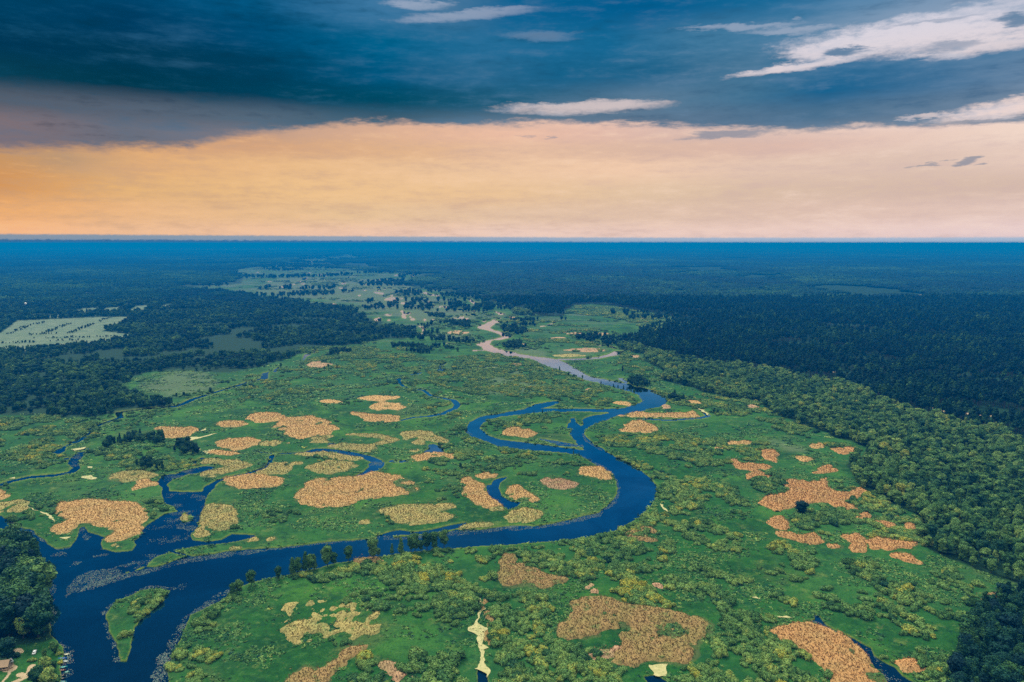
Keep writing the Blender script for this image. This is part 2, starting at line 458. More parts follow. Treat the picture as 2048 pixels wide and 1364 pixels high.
PONDS = [G(p) for p in (
  T(1, [(545, 975), (560, 940), (620, 885), (700, 885), (650, 930), (640, 1010), (600, 1020), (580, 1000)]),
  T(1, [(400, 890), (440, 870), (530, 830), (690, 745), (710, 700), (745, 690), (745, 740), (680, 785), (520, 850), (515, 880), (480, 900)]),
  T(1, [(510, 932), (550, 932), (550, 945), (512, 948)]), T(1, [(930, 570), (980, 562), (995, 608), (948, 622)]),
  T(1, [(1540, 965), (1610, 930), (1650, 932), (1600, 960), (1550, 985)]),
  T(2, [(35, 310), (50, 260), (100, 245), (97, 290), (75, 318)]), T(2, [(138, 240), (185, 203), (187, 225), (163, 248)]), T(2, [(375, 148), (385, 110), (440, 90), (440, 108), (402, 120), (385, 148)]),
  T(2, [(460, 95), (465, 58), (482, 60), (475, 92)]), T(2, [(855, 12), (872, 28), (886, 34), (865, 38)]), T(2, [(1420, 240), (1455, 218), (1450, 200), (1480, 180), (1532, 172), (1485, 200), (1478, 222), (1545, 232), (1500, 246)]),
  T(2, [(1230, 265), (1270, 252), (1335, 249), (1290, 268)]), T(2, [(958, 948), (1025, 968), (1022, 1000), (960, 1040), (850, 1080), (780, 1088), (860, 1040), (905, 1003), (903, 980)]),
  T(2, [(1380, 828), (1420, 823), (1500, 850), (1502, 887), (1440, 892), (1340, 887), (1382, 862)]), T(2, [(575, 815), (640, 815), (630, 828), (585, 828)]),
  [(974, 969), (984, 969), (987, 959.5), (1000, 955), (1014, 953), (1000, 964.5), (998, 974.5), (1004, 992), (1022, 1002), (1043, 1003), (1034, 1012), (1018, 1018), (1004, 1010), (985, 998), (975, 984)],
  [(749, 1073), (782, 1062), (800, 1059), (830, 1063), (860, 1059), (890, 1052), (932, 1044), (936, 1048), (912, 1056), (890, 1060), (855, 1066), (800, 1069), (770, 1076)],
  [(1077, 876), (1110, 881), (1159, 890), (1155, 893), (1120, 891), (1095, 884)],
  [(1620, 1243), (1631, 1238), (1630, 1228), (1638, 1230), (1644, 1240), (1652, 1250), (1672, 1261), (1698, 1273), (1709, 1277), (1720, 1284), (1743, 1296), (1749, 1310), (1773, 1325), (1790, 1334), (1804, 1350),
   (1840, 1370), (1950, 1440), (1830, 1460), (1776, 1364), (1766, 1348), (1753, 1335), (1743, 1323), (1733, 1310), (1721, 1292), (1705, 1281), (1690, 1274), (1668, 1264), (1648, 1254), (1635, 1246)],
  [(957, 1340), (976, 1339), (978, 1400), (958, 1400)], [(1288, 1351), (1312, 1348), (1337, 1364), (1330, 1376), (1300, 1372)],
  [(1236, 756), (1245, 756), (1258, 764), (1250, 765)], [(1255, 701), (1240, 702), (1228, 702.5), (1215, 709), (1195, 714), (1160, 717), (1116, 717.5), (1116, 719.5), (1160, 719), (1200, 716), (1222, 711), (1240, 709)],
  [(935, 598), (942, 597), (947, 602), (957, 607), (952, 610), (944, 605)], [(845, 585), (852, 584), (860, 588), (881, 590), (878, 592), (862, 591)], [(785, 600), (770, 597), (780, 594.5), (800, 594), (790, 597)],
  [(768, 600), (785, 601), (796, 602), (792, 597), (772, 596)], [(747, 583), (768, 585.5), (768, 589.5), (752, 586.5)], [(882, 611), (898, 613.5), (906, 616), (890, 616)], [(988, 622), (1002, 625), (1012, 628), (1000, 629.5)],
  [(905, 636), (915, 634), (928, 632), (928, 637)], [(804, 622), (809, 622), (812, 634), (813, 637), (804, 635)], [(748, 637), (762, 635.5), (762, 641), (750, 642)], [(836, 651), (846, 653), (852, 660), (852, 664), (844, 662), (846, 657)],
  [(836, 668), (846, 665), (842, 669)], [(561, 573), (576, 570), (575, 575), (566, 575)], [(604, 557), (615, 554), (615, 559), (607, 560)], ell(1195, 682, 5, 1.3), ell(921, 618.5, 6, 1.6), ell(758, 580, 5, 1.5))]
for x, y, a, b in ((627, 523, 5, 1.2), (619, 546, 3, 1.2), (651, 551.5, 5, 1.1), (585, 568.5, 2, 1), (590, 568.5, 2.5, 1), (516, 544.5, 2.5, 1), (731, 569.5, 3, 1), (729, 580, 4, 1.4), (780, 575.5, 6, 1), (835, 582.5, 3, 1.2), (843, 606.5, 3, 1),
                   (868, 611.5, 3, 1), (752, 607.5, 2, 1.8), (667, 607.5, 6, 1.2), (700, 614, 3, 1.3), (631, 607, 4, 1), (540, 563, 4, .8), (775, 629, 6, 1.2), (1046, 700, 0.1, 0.1)):
    PONDS.append(G(ell(x, y, a, b, 10)))
STREAMS = [(G(p), w) for p, w in (
  ([(-60, 986), (0, 969.5), (25, 961), (62, 953), (112, 949.5), (145, 943), (152, 936)], 3.2), ([(187, 854.5), (212, 844.5), (236, 836)], 2.6), ([(247, 823), (275, 819.5), (320, 814.5), (350, 812)], 2.0),
  ([(350, 812), (367, 807), (385, 798), (412, 789.5)], 4.0), ([(412, 789.5), (437, 782), (470, 773), (502, 762), (522, 757)], 2.8),
  (T(2, [(1130, 312), (1148, 298), (1145, 320), (1165, 345), (1200, 370)]), 2.2), (T(2, [(1280, 385), (1340, 390), (1400, 435), (1500, 455), (1570, 470)]), 2.2),
  (T(2, [(1570, 470), (1590, 485), (1612, 505), (1590, 535), (1540, 555), (1500, 578), (1400, 597)]), 3.6), (T(2, [(1400, 597), (1250, 610), (1165, 632)]), 1.6),
  (T(2, [(430, 885), (480, 870), (540, 868), (650, 880), (760, 900), (880, 925), (965, 958)]), 4.6), (T(2, [(1085, 958), (1140, 962), (1200, 958)]), 2.4), (T(2, [(0, 883), (60, 890), (140, 900), (280, 895), (430, 885)]), 1.0),
  (T(3, [(1000, 625), (1100, 622), (1260, 632), (1420, 618), (1500, 613), (1560, 600), (1570, 595), (1540, 570), (1500, 540), (1465, 528)]), 2.4),
  ([(1082, 652.5), (1090, 651.5)], 4), ([(1097, 649.5), (1103, 647.5), (1111, 644)], 3), ([(1145, 685), (1168, 687)], 2), ([(1168, 688), (1190, 689), (1205, 691)], 5), ([(1218, 692), (1232, 696)], 4),
  ([(947, 700.5), (966, 700)], 3), ([(893, 685.5), (910, 688)], 2.5), ([(1001, 636), (985, 640)], 3), ([(150, 900), (175, 897)], 1.5))]

OPEN = G([(-900, 870), (-400, 845), (0, 832), (50, 828), (100, 827), (180, 838), (230, 828), (300, 817), (335, 815), (320, 806), (298, 798), (255, 792), (237, 775), (262, 757), (300, 744), (360, 740), (400, 741), (460, 746), (495, 738), (545, 728), (580, 714), (610, 700), (650, 691), (700, 690), (745, 684),
  (765, 676), (800, 679), (830, 667), (800, 655), (770, 648), (757, 640), (730, 632), (700, 616), (640, 611), (590, 601), (500, 592), (440, 580), (370, 577), (400, 573), (480, 567), (490, 553), (470, 540), (515, 534), (560, 528), (600, 522), (600, 513), (700, 509), (740, 514), (650, 522), (615, 530), (700, 540), (760, 544),
  (850, 548), (820, 556), (803, 568), (830, 576), (870, 579), (905, 586), (950, 593), (985, 603), (1015, 612), (1030, 630), (1060, 632), (1130, 632), (1128, 622), (1150, 610), (1180, 608), (1230, 612), (1280, 622), (1340, 632), (1395, 642), (1398, 650), (1370, 658), (1320, 662),
  (1290, 672), (1240, 690), (1242, 699), (1285, 708), (1290, 722), (1320, 742), (1330, 760), (1400, 782), (1440, 796), (1500, 803), (1530, 806), (1545, 822), (1590, 845), (1640, 862), (1690, 885), (1722, 897), (1735, 912), (1700, 920), (1688, 930), (1700, 950), (1722, 966), (1765, 985), (1790, 1010), (1850, 1030),
  (1862, 1060), (1872, 1100), (1920, 1128), (1985, 1150), (2048, 1172), (2500, 1260), (3600, 1600), (3600, 2600), (-1600, 2600), (-1600, 1200)])
GROVES = {
  'left': G([(-500, 1085), (0, 1098), (20, 1100), (38, 1106), (52, 1118), (66, 1132), (74, 1142), (90, 1156), (93, 1198), (100, 1215), (100, 1240), (104, 1262), (110, 1276), (90, 1283), (40, 1290), (20, 1296), (12, 1330), (-400, 1350)]),
  'corner': G([(1998, 1205), (1968, 1222), (1935, 1262), (1915, 1300), (1905, 1364), (1895, 1460), (3000, 1500), (3000, 1250), (2060, 1186)]),
  'copse_a': G(T(1, [(800, 850), (880, 800), (960, 800), (1080, 760), (1200, 770), (1300, 760), (1330, 800), (1250, 830), (1100, 810), (960, 830), (850, 860)])),
  'copse_b': G(T(1, [(1390, 880), (1400, 830), (1520, 820), (1600, 900), (1560, 930), (1440, 905)])),
  'copse_c': G(T(1, [(1060, 1020), (1180, 960), (1290, 1000), (1320, 1045), (1180, 1050)])),
  'shore': G([(1252, 772), (1258, 760), (1285, 757), (1300, 770), (1285, 775)]), 'shore_b': G([(1333, 802), (1345, 793), (1372, 800), (1362, 808)]),
  'fen': G([(1003, 690), (1040, 684), (1060, 692), (1040, 698), (1010, 697)]), 'fen_b': G([(1000, 706), (1024, 709), (1018, 713), (1002, 711)]), 'fen_c': G([(1055, 716), (1085, 724), (1075, 728), (1050, 720)]),
  'marsh': G([(800, 655), (840, 650), (870, 655), (850, 668), (812, 664)]), 'marsh_b': G([(855, 628), (890, 627), (890, 636), (860, 638)]), 'marsh_c': G([(900, 644), (940, 643), (940, 655), (905, 654)]),
  'marsh_d': G([(780, 690), (900, 693), (920, 704), (850, 708), (790, 700)]), 'marsh_e': G([(660, 702), (700, 700), (700, 712), (662, 716)]), 'tan': G([(1594, 1012), (1606, 1010), (1612, 1024), (1598, 1030)]),
}
FIELDS = [G(p) for p in ([(-300, 700), (-60, 676), (0, 666), (35, 641), (200, 633.5), (266, 633), (240, 650), (205, 662), (262, 668), (262, 674), (240, 681), (170, 692), (90, 698), (0, 706), (-300, 730)],
  [(140, 628.5), (165, 616.5), (208, 615), (182, 628)], [(193, 627), (212, 616), (254, 612), (232, 625)], [(245, 626.5), (275, 611.5), (301, 610), (287, 624)], [(320, 616), (327, 609), (345, 609), (339, 617)],
  [(42, 636), (70, 628), (120, 630), (120, 635)])]
# scrub: (polygon, cover, size, label of the bushes that stand there)
SCRUB = [(G(p), c, s, l) for p, c, s, l in (
  ([(1030, 1092), (1084, 1087), (1150, 1081), (1204, 1073), (1246, 1057), (1280, 1038), (1300, 1020), (1330, 1040), (1340, 1100), (1330, 1130), (1290, 1150), (1220, 1172), (1130, 1150), (1080, 1132), (1035, 1112)], .74, 1.0, 'olive willow bush in the thicket under the inside of the big river bend'),
  ([(760, 1122), (860, 1106), (980, 1094), (1030, 1095), (1000, 1120), (990, 1180), (1000, 1225), (950, 1245), (900, 1245), (860, 1220), (880, 1180), (800, 1190), (760, 1165), (740, 1150), (700, 1152), (630, 1165), (636, 1148), (700, 1130)], .72, 1.0, 'rounded green willow bush between the straight river reach and the duckweed stream'),
  ([(990, 1190), (1060, 1180), (1110, 1200), (1080, 1240), (1110, 1280), (1190, 1310), (1240, 1340), (1260, 1440), (985, 1440), (980, 1330), (975, 1290), (978, 1235)], .9, .95, 'green willow bush in the dense thicket right of the pale duckweed stream'),
  ([(800, 1312), (860, 1298), (920, 1320), (950, 1340), (953, 1420), (840, 1420), (808, 1340)], .85, 1.25, 'large domed willow bush in the clump left of the duckweed stream'),
  ([(690, 1348), (740, 1350), (760, 1420), (680, 1420)], .8, 1.0, 'willow bush on the bottom edge beside the pinkish dry patch'), ([(722, 1304), (748, 1300), (750, 1345), (720, 1345)], .8, 1.0, 'willow bush beside the tan reed tongue in the dark green meadow'),
  ([(1180, 1158), (1260, 1150), (1300, 1180), (1345, 1215), (1310, 1218), (1265, 1212), (1225, 1185)], .75, 1.0, 'yellowish willow bush above the large brown reed bed'),
  ([(1330, 1150), (1385, 1170), (1440, 1180), (1485, 1200), (1480, 1215), (1420, 1213), (1370, 1195), (1335, 1172)], .8, 1.0, 'willow bush in the diagonal row right of the large brown reed bed'),
  ([(1360, 1120), (1400, 1130), (1470, 1150), (1500, 1165), (1480, 1175), (1430, 1155), (1370, 1140)], .75, .9, 'willow bush in the upper diagonal row of the right meadow'),
  ([(1440, 1215), (1500, 1225), (1545, 1232), (1530, 1255), (1550, 1272), (1600, 1300), (1650, 1345), (1690, 1440), (1350, 1440), (1370, 1330), (1420, 1300), (1430, 1260)], .88, .9, 'small round willow bush in the thicket between the brown and the orange reed beds'),
  ([(1300, 1030), (1330, 1010), (1400, 1040), (1440, 1055), (1490, 1075), (1470, 1090), (1400, 1085), (1330, 1070)], .62, 1.0, 'grey green willow bush on the meadow right of the big river bend'),
  ([(1400, 1085), (1490, 1090), (1490, 1108), (1380, 1098)], .7, .9, 'low willow bush in a short row on the right meadow'),
  ([(1540, 1085), (1600, 1090), (1620, 1120), (1635, 1146), (1600, 1145), (1560, 1135), (1545, 1115)], .6, 1.05, 'pale green willow bush in the island of scrub under the orange reed beds'),
  ([(1545, 1188), (1570, 1176), (1598, 1185), (1595, 1215), (1560, 1205)], .55, .8, 'yellow green willow bush standing in the open right meadow'),
  ([(1695, 1122), (1740, 1125), (1765, 1160), (1780, 1180), (1830, 1190), (1865, 1215), (1850, 1222), (1800, 1205), (1765, 1185), (1715, 1165), (1700, 1140)], .66, 1.1, 'domed willow bush in the long diagonal band of the right meadow'),
  ([(1635, 1195), (1660, 1195), (1730, 1208), (1755, 1240), (1740, 1248), (1690, 1238), (1660, 1225)], .72, 1.0, 'willow bush in the clump just right of the narrow blue stream'),
  ([(1735, 1198), (1790, 1208), (1812, 1240), (1800, 1250), (1760, 1240), (1750, 1215)], .75, 1.0, 'willow bush in the middle clump of the right meadow'),
  ([(1765, 1172), (1810, 1175), (1862, 1195), (1860, 1215), (1820, 1208), (1770, 1195)], .75, 1.0, 'bright yellow green willow bush on the right meadow'),
  ([(1865, 1140), (1940, 1136), (1960, 1165), (1950, 1200), (1935, 1215), (1870, 1195), (1880, 1170)], .58, 1.0, 'dull green willow bush near the forest on the far right'),
  ([(1845, 1222), (1905, 1215), (1935, 1230), (1900, 1245), (1850, 1240)], .7, .9, 'olive willow bush just above the dark corner grove'),
  ([(1785, 1250), (1830, 1240), (1870, 1260), (1900, 1285), (1870, 1288), (1810, 1275)], .68, 1.05, 'big domed willow bush near the dark corner grove'),
  ([(1830, 1295), (1880, 1292), (1905, 1320), (1910, 1420), (1850, 1420), (1850, 1350), (1835, 1320)], .62, 1.0, 'willow bush between the narrow blue stream and the dark corner grove'),
  ([(1190, 872), (1290, 868), (1420, 868), (1462, 885), (1470, 930), (1400, 935), (1330, 930), (1290, 900), (1215, 892)], .68, .95, ''), ([(1235, 905), (1290, 922), (1305, 940), (1280, 942), (1240, 915)], .7, .9, ''),
  ([(1305, 945), (1340, 945), (1400, 995), (1390, 1030), (1300, 1026), (1322, 985)], .7, 1.0, 'willow bush on the right bank at the tip of the big river bend'), ([(1370, 950), (1450, 950), (1490, 1000), (1500, 1030), (1400, 1030), (1390, 980)], .5, .95, ''),
  ([(1400, 790), (1540, 806), (1600, 850), (1690, 890), (1730, 900), (1700, 912), (1640, 885), (1560, 862), (1500, 832), (1420, 830)], .55, .95, ''),
  ([(1660, 960), (1722, 970), (1780, 1000), (1850, 1035), (1865, 1085), (1830, 1095), (1750, 1060), (1700, 1040), (1660, 1010), (1640, 985)], .6, 1.0, ''),
  ([(1470, 890), (1530, 885), (1545, 900), (1520, 925), (1470, 918)], .6, .9, ''), ([(1480, 940), (1560, 950), (1575, 975), (1530, 985), (1490, 965)], .55, .95, ''), ([(1575, 1020), (1650, 1010), (1700, 1025), (1690, 1070), (1640, 1072), (1590, 1050)], .66, .95, ''),
  ([(1750, 1060), (1860, 1070), (1880, 1110), (1850, 1125), (1790, 1108), (1760, 1090)], .42, 1.0, ''), ([(1300, 775), (1420, 790), (1440, 830), (1360, 815), (1330, 800)], .5, .9, ''),
  ([(850, 720), (1000, 705), (1060, 722), (1180, 765), (1262, 785), (1270, 808), (1200, 812), (1100, 797), (950, 790), (860, 765)], .55, .8, ''), ([(600, 695), (800, 692), (850, 720), (840, 745), (700, 740), (600, 725)], .55, .85, ''),
  ([(500, 745), (620, 735), (700, 750), (640, 800), (540, 830), (470, 800)], .22, .8, ''), ([(700, 740), (860, 760), (980, 800), (900, 840), (760, 780)], .16, .8, ''), ([(930, 840), (960, 880), (1030, 900), (1150, 915), (1180, 935), (1130, 950), (1000, 950), (900, 960), (850, 940), (880, 890)], .3, .9, ''),
  ([(850, 905), (940, 900), (950, 930), (860, 935)], .55, 1.0, ''), ([(840, 960), (950, 955), (960, 990), (860, 990)], .2, .8, ''), ([(0, 838), (90, 830), (200, 848), (190, 872), (100, 905), (30, 925), (-300, 960), (-400, 850)], .6, .9, ''),
  ([(200, 905), (240, 900), (300, 925), (400, 890), (402, 930), (320, 945), (260, 940), (215, 920)], .62, 1.0, ''), ([(0, 900), (120, 905), (130, 930), (0, 950)], .2, .8, ''), ([(195, 790), (235, 780), (260, 795), (230, 810)], .5, .9, ''),
  ([(1150, 612), (1230, 614), (1380, 642), (1390, 652), (1300, 662), (1250, 640), (1150, 628)], .7, .9, ''), ([(1250, 700), (1290, 720), (1330, 760), (1300, 765), (1260, 750), (1230, 730)], .4, .9, ''), ([(1040, 675), (1160, 655), (1240, 680), (1200, 705), (1100, 705)], .2, .9, ''),
  ([(985, 640), (1130, 640), (1240, 670), (1130, 680), (1020, 670)], .25, .9, ''), ([(970, 838), (1060, 830), (1130, 838), (1128, 862), (1040, 858), (985, 856)], .42, .8, ''),
  ([(345, 1310), (372, 1250), (395, 1230), (425, 1210), (460, 1190), (490, 1180), (480, 1200), (440, 1225), (430, 1250), (410, 1280), (400, 1300), (450, 1300), (430, 1330), (395, 1330), (350, 1345)], .62, 1.0, 'fresh green willow bush on the lower right bank of the wide river'),
  ([(335, 1330), (380, 1325), (400, 1350), (390, 1400), (335, 1400)], .8, .95, 'willow bush at the foot of the lower right bank by the bottom edge'),
  ([(300, 1183), (325, 1178), (338, 1184), (318, 1202), (300, 1218), (285, 1240), (268, 1268), (262, 1292), (248, 1290), (252, 1262), (262, 1230), (275, 1205)], .9, .95, 'green willow bush on the triangular island in the wide river'),
  ([(232, 1198), (262, 1192), (262, 1204), (236, 1210), (225, 1216)], .7, .9, 'small willow bush on the upper left corner of the triangular island'),
  ([(92, 1283), (125, 1296), (134, 1312), (118, 1318), (98, 1300)], .75, .9, 'dull green bush on the left bank above the moored boats'), ([(500, 1160), (560, 1150), (620, 1145), (640, 1150), (600, 1158), (530, 1164)], .4, .8, 'low willow bush behind the row of round bank trees'))]
# the tree-less lower left homestead keeps a few yellow bushes of its own (placed singly below)
DRY = [G(p) for p in ([(275, 775), (330, 745), (400, 742), (440, 752), (420, 780), (330, 795)], [(860, 735), (1000, 730), (1120, 780), (1000, 785)], [(560, 555), (800, 560), (900, 610), (960, 640), (850, 645), (700, 605), (500, 585)], [(1020, 690), (1110, 705), (1090, 715), (1030, 705)],
  [(1540, 880), (1600, 890), (1600, 900), (1540, 895)], [(880, 660), (950, 665), (950, 680), (880, 675)], [(1120, 700), (1200, 695), (1210, 705), (1120, 714)])]
TRACKS = [(G(p), w) for p, w in (([(64, 1332), (62, 1342), (54, 1352), (40, 1360), (26, 1368), (-20, 1385)], 2.0), ([(22, 1318), (22, 1334), (17, 1347), (6, 1364), (-4, 1378)], .8), ([(40, 1350), (50, 1350)], 2.4), ([(22, 1303), (34, 1299), (44, 1303)], 1.6), ([(1, 1330), (20, 1338)], 3.5),
  ([(1723, 728), (1745, 734), (1800, 735)], 6), ([(1870, 817), (1888, 822)], 4), ([(1925, 826), (1985, 832)], 6), ([(1660, 742), (1665, 744)], 4), ([(1840, 590), (1845, 592)], 8), ([(1095, 596), (1110, 600)], 8))]

_g = random.Random(5)
for _ in range(46):                        # the many small glints of open water far up the valley
    _y = 524 + 120 * _g.random() ** .8
    _x = _g.gauss(760, 95) + (_y - 560) * 1.2
    PONDS.append(G(ell(_x, _y, 1.5 + _g.random() * 4.5, .7 + _g.random() * .8 + (_y - 520) * .008, 9)))
STREAMS = [(P, w * 1.3) for P, w in STREAMS]

